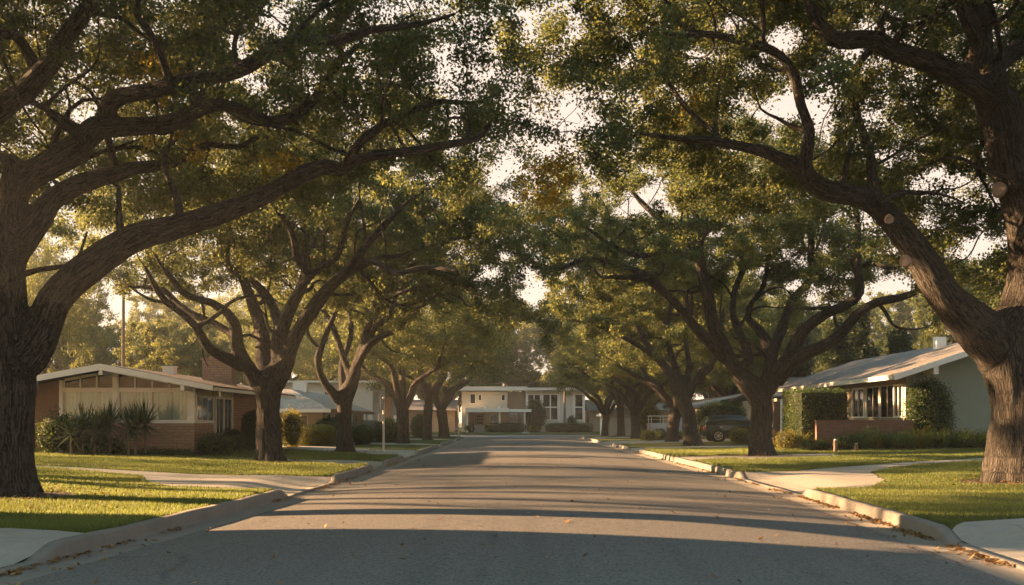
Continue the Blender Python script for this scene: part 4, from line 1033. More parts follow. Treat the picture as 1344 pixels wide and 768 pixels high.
# ------------------------------------------------------------------ low gabled house on the left
S = 38 / F
X = lambda px: (px - CX) * S
Z = lambda py: EYE + (CY - py) * S
YF = 38.0; g0 = .30
xl, xr, xc = -19.6, X(256), X(146)
hs = thing('gabled_house', (xc, YF, g0), 'low gabled house with white fascia, clerestory windows and a stone wall below', 'house')
YB = 51.0; zr = Z(479); ze = Z(507); xe = X(290); xe2 = -20.6; zl = zr - (xc - xe2) * (zr - ze) / (xe - xc) * .95
def roofz(x): return zr - (x - xc) * (zr - ze) / (xe - xc) if x > xc else zr - (xc - x) * (zr - zl) / (xc - xe2)
fr = (0, YF, 0, 0)
zs, zh, zc0 = Z(554), Z(513), Z(509)
x80, x250 = X(80), X(247)
# walls
MB(*fr).prism([(xl, g0 - .3), (x80, g0 - .3), (x80, roofz(x80) - .22), (xl, roofz(xl) - .22)], -.25, 0).build('brick_wall', M['brown_brick'], hs)
MB(*fr).box(x80, xr, -.25, .10, g0 - .3, zs - .05).build('stone_wall', M['stone'], hs)
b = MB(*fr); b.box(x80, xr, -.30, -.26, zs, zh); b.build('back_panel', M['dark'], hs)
b = MB(*fr); b.box(x80 - .02, xr + .03, -.12, .14, zs - .05, zs + .03)                      # sill
b.build('window_sill', M['trim'], hs)
for (p_, q_, z_) in ((X(247), xr, roofz(xr) - .24), (X(149), X(155), roofz(X(155)) - .2), (x80 - .05, x80 + .08, roofz(x80) - .24)): MB(*fr).box(p_, q_, -.2, .05, zs + .03, z_).build('window_post', M['trim'], hs)
b = MB(*fr)
b.box(x80 + .08, X(149), -.2, .03, zh, zc0); b.box(X(155), X(247), -.2, .03, zh, zc0)
b.build('window_rail', M['trim'], hs)
for a, c, n in ((81.8, 149, 3), (155, 196, 2), (198, 247, 2)):
    window(hs, (0, YF - .0, 0, 0), X(a), X(c), zs + .03, zh, n, 1, .05, .02, frame='trim')
b = MB(*fr); b.box(X(196), X(198), -.2, .03, zs + .03, zh); b.build('window_post', M['trim'], hs)
# clerestory: glass trapezoids under the slope
for a, c, n in ((84, 149, 3), (155, 245, 4)):
    w = (c - a) / n
    for k in range(n):
        p0, p1 = X(a + w * k) + .03, X(a + w * (k + 1)) - .03; za, zb = roofz(p0) - .3, roofz(p1) - .3
        if min(za, zb) < zc0 + .06: zb = max(zb, zc0 + .06); za = max(za, zc0 + .06)
        fo = MB(*fr); fo.prism([(p0 - .03, zc0), (p0, zc0), (p0, za), (p0 - .03, za + .02)], -.1, .02); fo.prism([(p1, zc0), (p1 + .03, zc0), (p1 + .03, zb), (p1, zb)], -.1, .02)
        fo.prism([(p0, za), (p1, zb), (p1, zb + .1), (p0, za + .1)], -.1, .02)
        o = fo.build('clerestory_window', M['trim'], hs)
        MB(*fr).prism([(p0, zc0), (p1, zc0), (p1, zb), (p0, za)], -.04, -.03).build('pane', M['dark_glass'], o)
# side wall facing the street: u runs away from the camera
sd = (xr, YF, 0, 90)
b = MB(*sd); b.box(.002, 2.3, -.2, -.001, g0 - .3, zs - .05); b.box(5.2, 13, -.25, 0, g0 - .3, roofz(xr) - .2); b.build('stone_wall', M['stone'], hs)
b = MB(*sd); b.box(.1, 2.4, -.2, -.03, Z(519), roofz(xr) - .22); b.box(2.3, 2.55, -.2, .02, g0 - .2, roofz(xr) - .22); b.box(4.95, 5.2, -.2, .02, g0 - .2, roofz(xr) - .22)
b.box(2.55, 4.95, -.2, .0, Z(519), roofz(xr) - .22); b.build('side_panel', M['cream'], hs)
MB(*sd).box(.1, 2.3, -.16, .04, zs - .05, zs + .02).build('sill', M['trim'], hs)
window(hs, sd, .15, 2.28, zs + .02, Z(519), 3, 1, .05, .03, frame='trim')
window(hs, sd, 2.6, 3.7, g0 + .75, Z(519), 2, 1, .06, .04, frame='trim'); window(hs, sd, 3.76, 4.9, g0 + .75, Z(519), 2, 1, .06, .04, frame='trim')
MB(*sd).box(2.6, 4.9, -.2, .0, g0 - .2, g0 + .75).build('low_panel', M['cream'], hs)
b = MB(*fr); b.box(xl, xr - .26, -13.1, -12.9, g0 - .3, 2.7); b.box(xl, xl + .2, -13, -.3, g0 - .3, 2.6); b.build('back_wall', M['cream'], hs)
# roof, fascia, rafter ends, gutter
yo = 1.0
rf = MB(0, 0, 0, 0)
rf.slab([(xc, -(YF - yo), zr), (xe, -(YF - yo), ze), (xe, -YB, ze), (xc, -YB, zr)], .10)
rf.slab([(xe2, -(YF - yo), zl), (xc, -(YF - yo), zr), (xc, -YB, zr), (xe2, -YB, zl)], .10)
rfo = rf.build('roof', M['roof_brown'], hs)
b = MB(0, YF - yo, 0, 0)
b.prism([(xc, zr - .25), (xe, ze - .2), (xe, ze - .012), (xc, zr - .012)], .002, .045); b.prism([(xe2, zl - .2), (xc, zr - .25), (xc, zr - .012), (xe2, zl - .012)], .002, .045)
b.build('fascia', M['white'], rfo)
for x in (xc, x250 + .1, x80 - .9): MB(0, YF, 0, 0).box(x - .07, x + .07, 0.06, yo - .01, roofz(x) - .42, roofz(x) - .13).build('rafter_end', M['white'], rfo)
b = MB(xe, YF - yo, 0, 90); b.box(.05, 13.9, .0, .10, ze - .2, ze - .08); b.box(.9, .98, -.06, .02, ze - .4, ze - .2); b.build('gutter', M['trim'], rfo)
b = MB(xr, YF, 0, 90); b.cyl(2.42, .07, g0, ze - .35, .035, n=8); b.build('downpipe', M['trim'], hs)
cx0, cx1, cz = -13.75, -12.45, 4.32
b = MB(0, 44.2, 0, 0); b.box(cx0, cx1, -.9, 0, 3.0, cz); b.box(cx0 - .06, cx1 + .06, -.96, .06, cz, cz + .09); b.box(cx0 + .25, cx1 - .25, -.7, -.2, cz + .09, cz + .2)
b.build('chimney', M['chimney'], rfo)
b = MB(0, 43, 0, 0); b.box(-15.1, -14.6, -.4, 0, roofz(-14.8) - .1, roofz(-14.8) + .28); b.box(-15.14, -14.56, -.44, .04, roofz(-14.8) + .28, roofz(-14.8) + .33); b.build('roof_vent', M['white'], rfo)

# ------------------------------------------------------------------ hipped house behind it
def house_box(root, x0, x1, y0, y1, z0, z1, mat, name='wall'):
    b = MB(0, 0, 0, 0); b.box(x0, x1, -y1, -y0, z0, z1); return b.build(name, M[mat], root)
h2 = thing('hipped_house', (-15, 60, .3), 'cream house with a pale grey hipped roof beyond the clipped golden hedge', 'house')
fx, fy, by, ezz = -10.7, 58.6, 77.0, 2.32
house_box(h2, -21.5, -11.4, 60, 76.5, 0, 2.5, 'cream')
rf = MB(); R0 = (-13.9, 62.6, 3.62); R1_ = (-13.9, 74, 3.62)
rf.V = [(-22, fy, ezz), (fx, fy, ezz), (fx, by, ezz), (-22, by, ezz), R0, R1_, (-20, 62.6, 3.62), (-20, 74, 3.62)]
rf.V += [(a, b_, c - .12) for a, b_, c in rf.V[:4]]
rf.Fc = [(0, 1, 4, 6), (1, 2, 5, 4), (2, 3, 7, 5), (3, 0, 6, 7), (4, 5, 7, 6), (0, 8, 9, 1), (1, 9, 10, 2), (2, 10, 11, 3), (3, 11, 8, 0), (8, 11, 10, 9)]
r2 = rf.build('roof', M['roof_light'], h2)
b = MB(); b.box(-22.02, fx + .03, -fy, -fy + .04, ezz - .2, ezz + .01); b.build('fascia', M['trim'], r2)
b = MB(fx, fy, 0, 90); b.box(0, by - fy, 0, .05, ezz - .2, ezz + .01); b.build('fascia', M['wood'], r2)
b = MB(); b.box(-14.4, -13.5, -66, -65.4, 3.5, 4.15); b.build('roof_vent', M['white'], r2)
window(h2, (0, 60, 0, 0), -12.95, -12.3, 1.0, 2.0, 1, 1, .05, .05, 'dark_glass'); window(h2, (0, 60, 0, 0), -16, -14, 1.0, 2.0, 2, 1, .05, .05, 'dark_glass')
s2 = (-11.4, 60, 0, 90)
window(h2, s2, 1.2, 2.6, 1.0, 2.1, 2, 1, .05, .05, 'dark_glass'); door(h2, s2, 4.4, 5.4, .3, 2.3, 'wood'); window(h2, s2, 7, 9, .9, 2.1, 2, 1, .06, .05, 'dark_glass'); window(h2, s2, 11, 13.5, .6, 2.1, 3, 1, .06, .05, 'dark_glass')
for q_ in (-75, -68): MB().box(-11.0, -10.86, q_, q_ + .14, .1, 2.2).build('porch_post', M['white'], h2)
h3 = thing('two_storey_house', (-15, 85, .3), 'white two-storey house showing between the oaks on the left', 'house')
house_box(h3, -22, -11.9, 85, 93, 0, 4.9, 'whitewall')
b = MB(); b.slab([(-22.4, -84.4, 5.05), (-11.4, -84.4, 5.05), (-11.4, -93.5, 5.05), (-22.4, -93.5, 5.05)], .16); b.build('roof', M['trim'], h3)
window(h3, (0, 85, 0, 0), -13.6, -12.9, 1.1, 2.1, 1, 1, .06, .05, 'dark_glass'); window(h3, (0, 85, 0, 0), -16, -14.6, 3.2, 4.2, 2, 1, .06, .05, 'dark_glass')
window(h3, (-11.9, 85, 0, 90), 2, 3.4, 3.1, 4.2, 2, 1, .06, .05, 'dark_glass'); window(h3, (-11.9, 85, 0, 90), 5, 6.6, .9, 2.2, 2, 1, .06, .05, 'dark_glass')
h4 = thing('tan_house', (-14, 99, .15), 'pale tan house farther down behind the fourth left oak', 'house')
house_box(h4, -20, -11.6, 95.5, 104, 0, 3.9, 'tan')
b = MB(); b.slab([(-20.5, -95, 4.05), (-11.1, -95, 4.05), (-11.1, -104.5, 4.3), (-20.5, -104.5, 4.3)], .16); b.build('roof', M['roof_grey'], h4)
window(h4, (0, 95.5, 0, 0), -13.2, -12.2, 1, 2.2, 2, 1, .06, .05, 'dark_glass'); window(h4, (-11.6, 95.5, 0, 90), 2, 4, 1, 2.2, 2, 1, .06, .05, 'dark_glass')

# ------------------------------------------------------------------ far end of the street
S3 = 130 / F; X3 = lambda px: (px - CX) * S3; Z3 = lambda py: EYE + (CY - py) * S3
YE = 130.0
f1 = thing('cream_house', (X3(650), YE, .17), 'cream two-storey house with a flat porch roof at the end of the street', 'house')
fr = (0, YE, 0, 0)
house_box(f1, X3(606), X3(666), YE, YE + 9, 0, Z3(514), 'cream'); house_box(f1, X3(666) + .01, X3(689), YE + 1.2, YE + 9, 0, Z3(514), 'tan')
b = MB(); b.slab([(X3(598), -(YE - .9), Z3(508)), (X3(692), -(YE - .9), Z3(508)), (X3(692), -(YE + 10), Z3(504)), (X3(598), -(YE + 10), Z3(504))], .5); b.build('roof', M['offwhite'], f1)
for a, c in ((628, 632), (658, 663)): window(f1, fr, X3(a), X3(c), Z3(526), Z3(518), 1, 1, .05, .06, 'dark_glass')
window(f1, fr, X3(617), X3(624), Z3(530), Z3(517), 1, 1, .05, .06, 'dark_glass')
b = MB(*fr); b.box(X3(612), X3(697), .0, 3.2, Z3(541), Z3(537.5)); b.box(X3(612), X3(668), .02, 3.25, Z3(537.5), Z3(536)); 
for p in (636, 654): b.box(X3(p), X3(p) + .25, 0, 3.0, Z3(537.5), Z3(534))
b.build('porch_roof', M['white'], f1)
for p in (613.5, 655, 687): MB(*fr).box(X3(p), X3(p) + .22, 2.7, 2.92, .15, Z3(541)).build('porch_post', M['trim'], f1)
door(f1, fr, X3(624.5), X3(635), Z3(558), Z3(543.5), 'door')
window(f1, fr, X3(643), X3(652), Z3(554), Z3(544), 2, 1, .07, .06, 'dark_glass'); window(f1, (0, YE + 1.2, 0, 0), X3(668), X3(679), Z3(554), Z3(543), 2, 1, .09, .06, 'dark_glass')
MB(*fr).box(X3(614), X3(624), .001, .06, .17, Z3(541.5)).build('brick_panel', M['brick'], f1)
b = MB(*fr)
for k in range(5): b.box(X3(623), X3(637), .1, .5 + .38 * (5 - k), .17 + k * .19 - .02, .17 + (k + 1) * .19 - .02)
b.build('steps', M['concrete'], f1)
f2 = thing('white_house', (X3(730), YE, .17), 'white modern house with tall dark paned windows at the end of the street', 'house')
house_box(f2, X3(690), X3(768), YE + .5, YE + 10, 0, Z3(513), 'whitewall')
b = MB(); b.slab([(X3(689.5), -(YE - .6), Z3(509)), (X3(772), -(YE - .6), Z3(509)), (X3(772), -(YE + 10), Z3(509)), (X3(689.5), -(YE + 10), Z3(509))], .35); b.build('roof', M['offwhite'], f2)
f2r = (0, YE + .5, 0, 0)
for a, c, n in ((692, 710, 2), (712, 733, 2), (754, 766, 1)): window(f2, f2r, X3(a), X3(c), Z3(552), Z3(517), n, 2, .13, .08, 'dark_glass', mw=.16)
for p in (690, 710.3, 733.2, 752, 766): MB(*f2r).box(X3(p), X3(p) + .2, .02, .14, .17, Z3(513)).build('facade_post', M['white'], f2)
far_pole = thing('slim_trunk', (X3(739.5), 127, .17), 'bare slim dark trunk standing before the white wall of the far house', 'trunk')
b = MB(); b.cyl(X3(739.5), -127, .1, 8.5, .16, .11, 10); b.build('bark', M['pole'], far_pole)
for x0, x1, lab in ((-30, -7.7, 'long beige house behind the trees left of the far cream house'), (10.4, 33, 'long beige house right of the far white house')):
    hh = thing('beige_house', ((x0 + x1) / 2, 134, .17), lab, 'house'); house_box(hh, x0, x1, 134, 143, 0, 3.1, 'tan')
    b = MB(); b.slab([(x0 - .3, -133.2, 3.1), (x1 + .3, -133.2, 3.1), (x1 + .3, -138.5, 4.6), (x0 - .3, -138.5, 4.6)], .15); b.slab([(x0 - .3, -138.5, 4.6), (x1 + .3, -138.5, 4.6), (x1 + .3, -143.8, 3.1), (x0 - .3, -143.8, 3.1)], .15)
    b.build('roof', M['roof_grey'], hh)
    for k in range(3): window(hh, (0, 134, 0, 0), x0 + 2 + k * 5, x0 + 4.2 + k * 5, 1, 2.3, 2, 1, .07, .05, 'dark_glass')

# ------------------------------------------------------------------ sage green house on the right
h5 = thing('green_house', (20, 46, .3), 'sage green stucco house with a grey shingle roof sloping towards the street', 'house')
xw, xrg, xf = 18.2, 23.2, 28.6; y0, y1 = 46.0, 67.0; g1 = .3
ze5, sl = 3.72, (5.15 - 3.62) / (21.3 - 17.2)
xe5 = 17.2; zr5 = ze5 + (xrg - xe5) * .33
rz5 = lambda x: ze5 + (min(x, 2 * xrg - x) - xe5) * .33
MB(0, y0, 0, 0).prism([(xw, 0), (xf, 0), (xf, rz5(xf) - .2), (xrg, zr5 - .2), (xw, rz5(xw) - .2)], -.2, 0).build('gable_wall', M['green_wall'], h5)
b = MB(); b.box(xw + .02, xf, -y1, -y1 + .2, 0, 3.5); b.box(xf - .2, xf, -y1, -y0 - .2, 0, rz5(xf) - .2); b.build('back_wall', M['green_wall'], h5)
rf = MB(); yf5 = y0 - 1.2
rf.slab([(xe5, -yf5, ze5), (xrg, -yf5, zr5), (xrg, -y1 - .6, zr5), (xe5, -y1 - .6, ze5)], .1)
rf.slab([(xrg, -yf5, zr5), (2 * xrg - xe5, -yf5, ze5), (2 * xrg - xe5, -y1 - .6, ze5), (xrg, -y1 - .6, zr5)], .1)
r5 = rf.build('roof', M['roof_grey'], h5)
b = MB(0, yf5, 0, 0); b.prism([(xe5, ze5 - .28), (xrg, zr5 - .28), (xrg, zr5 - .012), (xe5, ze5 - .012)], .002, .05); b.prism([(xrg, zr5 - .28), (2 * xrg - xe5, ze5 - .28), (2 * xrg - xe5, ze5 - .012), (xrg, zr5 - .012)], .002, .05)
b.build('fascia', M['white'], r5)
b = MB(0, y0, 0, 0); b.box(19.0, 19.22, .02, 1.14, rz5(19.1) - .62, rz5(19.1) - .14); b.build('rafter_end', M['white'], r5)
b = MB(xe5, y1 + .6, 0, -90); b.box(0, y1 + .6 - yf5, .0, .12, ze5 - .24, ze5 - .03); b.build('gutter', M['offwhite'], r5)
b = MB(); b.box(22.4, 22.9, -53, -52.5, zr5 - .4, zr5 + .35); b.build('roof_vent', M['white'], r5)
# street wall faces left: u runs towards the camera
sw = (xw, y1, 0, -90); L = y1 - y0
b = MB(*sw); b.box(0, L - 7.2, -.2, 0, 0, rz5(xw) - .2); b.box(L - 7.2, L - .005, -.2, 0, 0, 1.75); b.box(L - 7.2, L - .005, -.2, 0, 3.35, rz5(xw) - .2); b.build('street_wall', M['tan'], h5)
for a, c, n in ((-7.1, -5.3, 2), (-1.35, -.25, 2)): window(h5, sw, L + a, L + c, 1.76, 3.35, n, 1, .09, .08, 'glass', mw=.08)
for p_, q_ in ((5.3, 5.0), (3.3, 3.1), (.25, .01)): MB(*sw).box(L - p_, L - q_, -.2, .02, 1.75, 3.35).build('window_post', M['offwhite'], h5)
for a, c in ((-5.0, -3.3), (-3.1, -1.37)): window(h5, sw, L + a, L + c, 1.76, 3.35, 2, 1, .05, .05, 'glass', frame='offwhite')
window(h5, sw, 3, 4.6, 2.2, 3.1, 2, 1, .06, .05, 'glass'); window(h5, sw, 8, 9.2, 2.2, 3.2, 1, 1, .06, .05, 'glass')
b = MB(); b.box(xw + .25, xw + .3, -y1 + .5, -y0 - .4, 1.0, 3.3); b.build('inner_panel', M['dark'], h5)
# wing with a lighter roof beyond, and its vents
h6 = thing('grey_roof_house', (22, 74, .3), 'low house with a plain grey roof behind the green one', 'house')
house_box(h6, 18.5, 34, 69.5, 80, 0, 3.2, 'cream')
b = MB(); b.slab([(17.6, -68.8, 3.3), (34.6, -68.8, 3.3), (34.6, -75, 4.9), (20.5, -75, 4.9)], .12); b.slab([(20.5, -75, 4.9), (34.6, -75, 4.9), (34.6, -81, 3.3), (17.6, -81, 3.3)], .12); q = b.build('roof', M['roof_grey'], h6)
b = MB(); b.box(24.2, 24.8, -75.3, -74.7, 4.7, 5.4); b.build('roof_vent', M['white'], q)
b = MB(); b.cyl(22.6, -75, 4.6, 5.3, .07, n=8); b.build('roof_pipe', M['white'], q)
h7 = thing('white_edged_house', (17, 92, .3), 'low house with a white-edged roof behind the dark green car', 'house')
house_box(h7, 17.0, 30, 88, 98, 0, 2.9, 'cream')
b = MB(0, 87.2, 0, 0); rf = MB(); rf.slab([(15.6, -87, 3.2), (21.5, -87, 4.3), (21.5, -98, 4.3), (15.6, -98, 3.2)], .12); rf.slab([(21.5, -87, 4.3), (31, -87, 3.2), (31, -98, 3.2), (21.5, -98, 4.3)], .12); q = rf.build('roof', M['roof_grey'], h7)
b = MB(0, 87, 0, 0); b.prism([(15.6, 2.95), (21.5, 4.05), (21.5, 4.29), (15.6, 3.19)], .002, .05); b.prism([(21.5, 4.05), (31, 2.95), (31, 3.19), (21.5, 4.29)], .002, .05); b.build('fascia', M['white'], q)
for k in range(3): window(h7, (0, 88, 0, 0), 18 + k * 1.5, 19.1 + k * 1.5, 1.3, 2.3, 1, 1, .07, .05, 'glass')
h8 = thing('garage', (12.5, 108, .15), 'small white gabled garage behind the far right trunks', 'garage')
house_box(h8, 9.9, 13.4, 106, 112, 0, 2.2, 'whitewall')
rf = MB(0, 105.5, 0, 0); rf.prism([(9.5, 2.15), (11.6, 3.2), (13.8, 2.15), (13.8, 2.3), (11.6, 3.4), (9.5, 2.3)], -7, 0); rf.build('roof', M['offwhite'], h8)
MB(0, 106, 0, 0).prism([(9.9, 2.2), (13.4, 2.2), (11.6, 3.15)], -.2, 0).build('gable', M['whitewall'], h8)
b = MB(0, 106, 0, 0); b.box(10.5, 12.8, .0, .04, .1, 1.95)
for k in range(4): b.box(10.55, 12.75, .04, .06, .14 + k * .46, .14 + k * .46 + .38)
b.build('garage_door', M['white'], h8)
# brick garden walls
def brick_wall(x0, x1, y, z1, label, w=.24, cap=True, mat='brick', ang=None):
    t = thing('brick_wall', ((x0 + x1) / 2, y, .25), label, 'wall')
    MB(0, y, 0, 0).box(x0, x1, -w, 0, 0, z1).build('brickwork', M[mat], t)
    if cap: MB(0, y, 0, 0).box(x0 - .02, x1 + .02, -w - .02, .02, z1, z1 + .07).build('coping', M[mat], t)
    return t
PX = lambda px, d: (px - CX) * d / F; PZ = lambda py, d: EYE + (CY - py) * d / F
w1 = brick_wall(PX(1072, 45.0), xw - .03, 45.0, 1.58, 'low red brick garden wall in front of the green house windows')
w2 = brick_wall(PX(1016, 54), PX(1029, 54) + .02, 54, PZ(529, 54), 'tall red brick wall beside the broad oak trunk, left of the white strip')
w3 = brick_wall(PX(1030, 52.5), PX(1047, 52.5), 52.5, PZ(526, 52.5), 'tall red brick wall between the white strip and the ivy-covered block')
b = MB(PX(1030, 52.5) - .002, 52.5, 0, 0); b.box(-.16, 0, -.26, .03, .2, PZ(526, 52.5) + .07); b.build('white_strip', M['trim'], w3)
ib = thing('ivy_block', (16, 47.6, .25), 'square garden wall fully covered in dark ivy in front of the green house', 'wall')
ix0, ix1, iy0, iy1, iz = PX(1052, 47.6), PX(1112, 47.6), 47.6, 50.6, PZ(513, 47.6)
house_box(ib, ix0, ix1, iy0, iy1, 0, iz - .1, 'core', 'wall_core')

# ------------------------------------------------------------------ clipped hedges, shrubs, plants
def foliage_box(parent, x0, x1, y0, y1, z0, z1, n, size, mat, seed, name='leaves', rnd=.25, bias=.4, fuzz=.05):
    rg = np.random.default_rng(seed); out = []
    c = np.array([(x0 + x1) / 2, (y0 + y1) / 2, (z0 + z1) / 2]); h = np.array([(x1 - x0) / 2, (y1 - y0) / 2, (z1 - z0) / 2])
    q = rg.normal(0, 1, (n, 3)); q /= np.abs(q).max(1)[:, None] ; q = q * (rg.uniform(.9, 1.0, n) ** .5)[:, None]
    e = 1 / rnd; nrm = (np.abs(q) ** e).sum(1) ** (1 / e); q = q / nrm[:, None] * rg.uniform(.86, 1.03, n)[:, None]
    p = c + q * h + rg.normal(0, fuzz, (n, 3)) * (.6 + .8 * vnoise(q * 3 + seed, 1))[:, None]
    p[:, 2] = np.maximum(p[:, 2], z0 + .02)
    a = rg.normal(0, 1, (n, 3)); a /= np.linalg.norm(a, axis=1)[:, None]; nn = rg.normal(0, .8, (n, 3)) + q * 1.2; b = np.cross(nn, a); b /= np.linalg.norm(b, axis=1)[:, None] + 1e-9
    L = (size * rg.uniform(.6, 1.4, n))[:, None]; W = L * .5
    V = np.stack([p - a * L * .5, p - b * W * .5, p + a * L * .5, p + b * W * .5], 1).reshape(-1, 3) - np.array(world_loc(parent))
    me = np_mesh(name, V, np.arange(4 * n).reshape(-1, 4), 4); fattr(me, 'tint', np.repeat(np.clip(bias + rg.normal(0, .2, n) + (vnoise(p * 2.2, 3) - .5) * .5, 0, 1), 4))
    return link_mesh(name, me, M[mat], parent)
def hedge(name, cat, label, x0, x1, y0, y1, z1, mat='hedge', seed=1, size=.07, dens=900, rnd=.25, bias=.4, fuzz=.05, group=None, z0=None):
    z0 = (H((x0 + x1) / 2, (y0 + y1) / 2) if y0 < 96 else .17) if z0 is None else z0
    t = thing(name, ((x0 + x1) / 2, (y0 + y1) / 2, z0), label, cat, group)
    area = 2 * (x1 - x0) * (z1 - z0) + 2 * (y1 - y0) * (z1 - z0) + (x1 - x0) * (y1 - y0)
    n = int(area * dens * (.07 / size) ** 2)
    import bmesh
    bm = bmesh.new(); bmesh.ops.create_icosphere(bm, subdivisions=4, radius=1)
    e = 1 / rnd; hx, hy, hz = (x1 - x0) / 2, (y1 - y0) / 2, (z1 - z0) / 2
    for v in bm.verts:
        k = (abs(v.co.x) ** e + abs(v.co.y) ** e + abs(v.co.z) ** e) ** (-1 / e) * .88
        v.co = Vector((v.co.x * k * hx, v.co.y * k * hy, v.co.z * k * hz + hz))
    me = bpy.data.meshes.new('twigs'); bm.to_mesh(me); bm.free(); link_mesh('twigs', me, M['core'], t, True)
    foliage_box(t, x0, x1, y0, y1, z0, z1, n, size, mat, seed, rnd=rnd, bias=bias, fuzz=fuzz)
    return t
foliage_box(ib, ix0 - .12, ix1 + .12, iy0 - .12, iy1 + .1, .25, iz + .08, 26000, .085, 'hedge', 3, 'ivy', rnd=.06, bias=.35, fuzz=.03)
hedge('climbing_shrub', 'shrub', 'dark climbing shrub on the corner of the green gable wall', PX(1190, 45.6), PX(1244, 45.6), 45.0, 45.9, PZ(503, 45.6), 'hedge', 12, .09, 1500, .45, .3, .16)
hedge('hedge', 'hedge', 'clipped box hedge with golden top beside the driveway on the left', PX(394, 55), PX(434, 55), 54.2, 57.4, PZ(558.5, 55), 'shrub', 21, .06, 1300, .22, .35, .03)
hedge('tall_shrub', 'shrub', 'tall golden shrub left of the clipped hedge', PX(372, 51), PX(391, 51), 50.2, 52.4, PZ(540, 51), 'shrub', 22, .08, 800, .5, .6, .12)
hedge('tall_hedge', 'hedge', 'tall dark hedge against the stone side wall, behind the second left oak', PX(314, 44.8), PX(341, 44.8), 44.4, 49.6, PZ(541, 44.8), 'hedge', 23, .07, 1200, .22, .25, .04)
hedge('round_shrub', 'shrub', 'round dark shrub right of the third left oak', PX(461, 60), PX(489, 60), 59, 61.5, PZ(559, 60), 'hedge', 24, .07, 1000, .45, .3, .05)
hedge('dark_shrub', 'shrub', 'spreading dark shrub behind the white sign pole', PX(490, 66), PX(523, 66), 65, 68, PZ(552, 66), 'hedge', 25, .09, 900, .45, .25, .12)
hedge('dark_hedge', 'hedge', 'dark hedge along the hipped house under its windows', PX(414, 59), PX(462, 59), 58.4, 59.5, PZ(549, 59), 'hedge', 26, .08, 900, .3, .2, .06)
hedge('long_hedge', 'hedge', 'long clipped dark hedge before the far cream house', X3(638), X3(689), 126.2, 127.8, Z3(555.5), 'hedge', 27, .15, 700, .2, .3, .05)
hedge('long_hedge', 'hedge', 'long clipped dark hedge before the far white house', X3(716), X3(775), 126.2, 127.8, Z3(555.5), 'hedge', 28, .15, 700, .2, .3, .05)
hedge('garden_bush', 'bush', 'bush with pale leaves in the gap between the two far hedges', X3(692), X3(703), 126, 127.5, Z3(559), 'shrub', 29, .13, 700, .5, .4, .08)
hedge('garden_bush', 'bush', 'tall dark bush rising behind the far white house hedge', X3(690), X3(715), 128.2, 129.6, Z3(524), 'hedge', 30, .16, 700, .5, .3, .14)
hedge('garden_bush', 'bush', 'round bush in front of the white wall of the far house', X3(743), X3(756), 128.2, 129.3, Z3(546), 'hedge', 31, .15, 700, .5, .4, .08)
hedge('garden_bush', 'bush', 'dark bush beside the steps of the far cream house', X3(612), X3(623), 126.8, 128.4, Z3(556), 'hedge', 32, .15, 700, .45, .3, .08)
hedge('street_hedge', 'hedge', 'dense dark hedge above and behind the dark green car', PX(917, 76), PX(978, 76), 75.3, 77, PZ(530, 76), 'hedge', 33, .11, 900, .3, .3, .10)
hedge('yellow_shrub', 'shrub', 'small yellow-green shrub in front of the dark green car', PX(960, 60), PX(984, 60), 59.2, 61, PZ(563.5, 60), 'shrub', 34, .07, 900, .4, .5, .05)
hedge('yellow_shrub', 'shrub', 'low yellow-green shrub left of the white pickup trunk', PX(842, 72), PX(859, 72), 71, 73, PZ(566, 72), 'shrub', 35, .09, 900, .4, .55, .07)
hedge('dark_shrub', 'shrub', 'low dark shrub below the white pickup bed', PX(856, 74), PX(872, 74), 73.2, 75, PZ(565, 74), 'hedge', 36, .09, 900, .4, .3, .06)
hedge('dark_shrub', 'shrub', 'dark shrub in the shade between the two leaning right oaks', PX(884, 74), PX(905, 74), 73.2, 75, PZ(568, 74), 'hedge', 37, .09, 900, .4, .25, .06)
hedge('golden_bush', 'bush', 'golden bush behind the pickup rack', PX(838, 96), PX(868, 96), 95, 97, PZ(532, 96), 'shrub', 38, .15, 700, .5, .5, .16)
hedge('dark_shrub', 'shrub', 'dark bush behind the fourth left oak', PX(540, 84), PX(562, 84), 83, 86, PZ(545, 84), 'hedge', 39, .12, 700, .5, .25, .12)
hedge('dark_shrub', 'shrub', 'low dark bush beyond the last left driveway', PX(470, 76), PX(520, 76), 75, 77, PZ(557, 76), 'hedge', 40, .10, 700, .4, .3, .08)
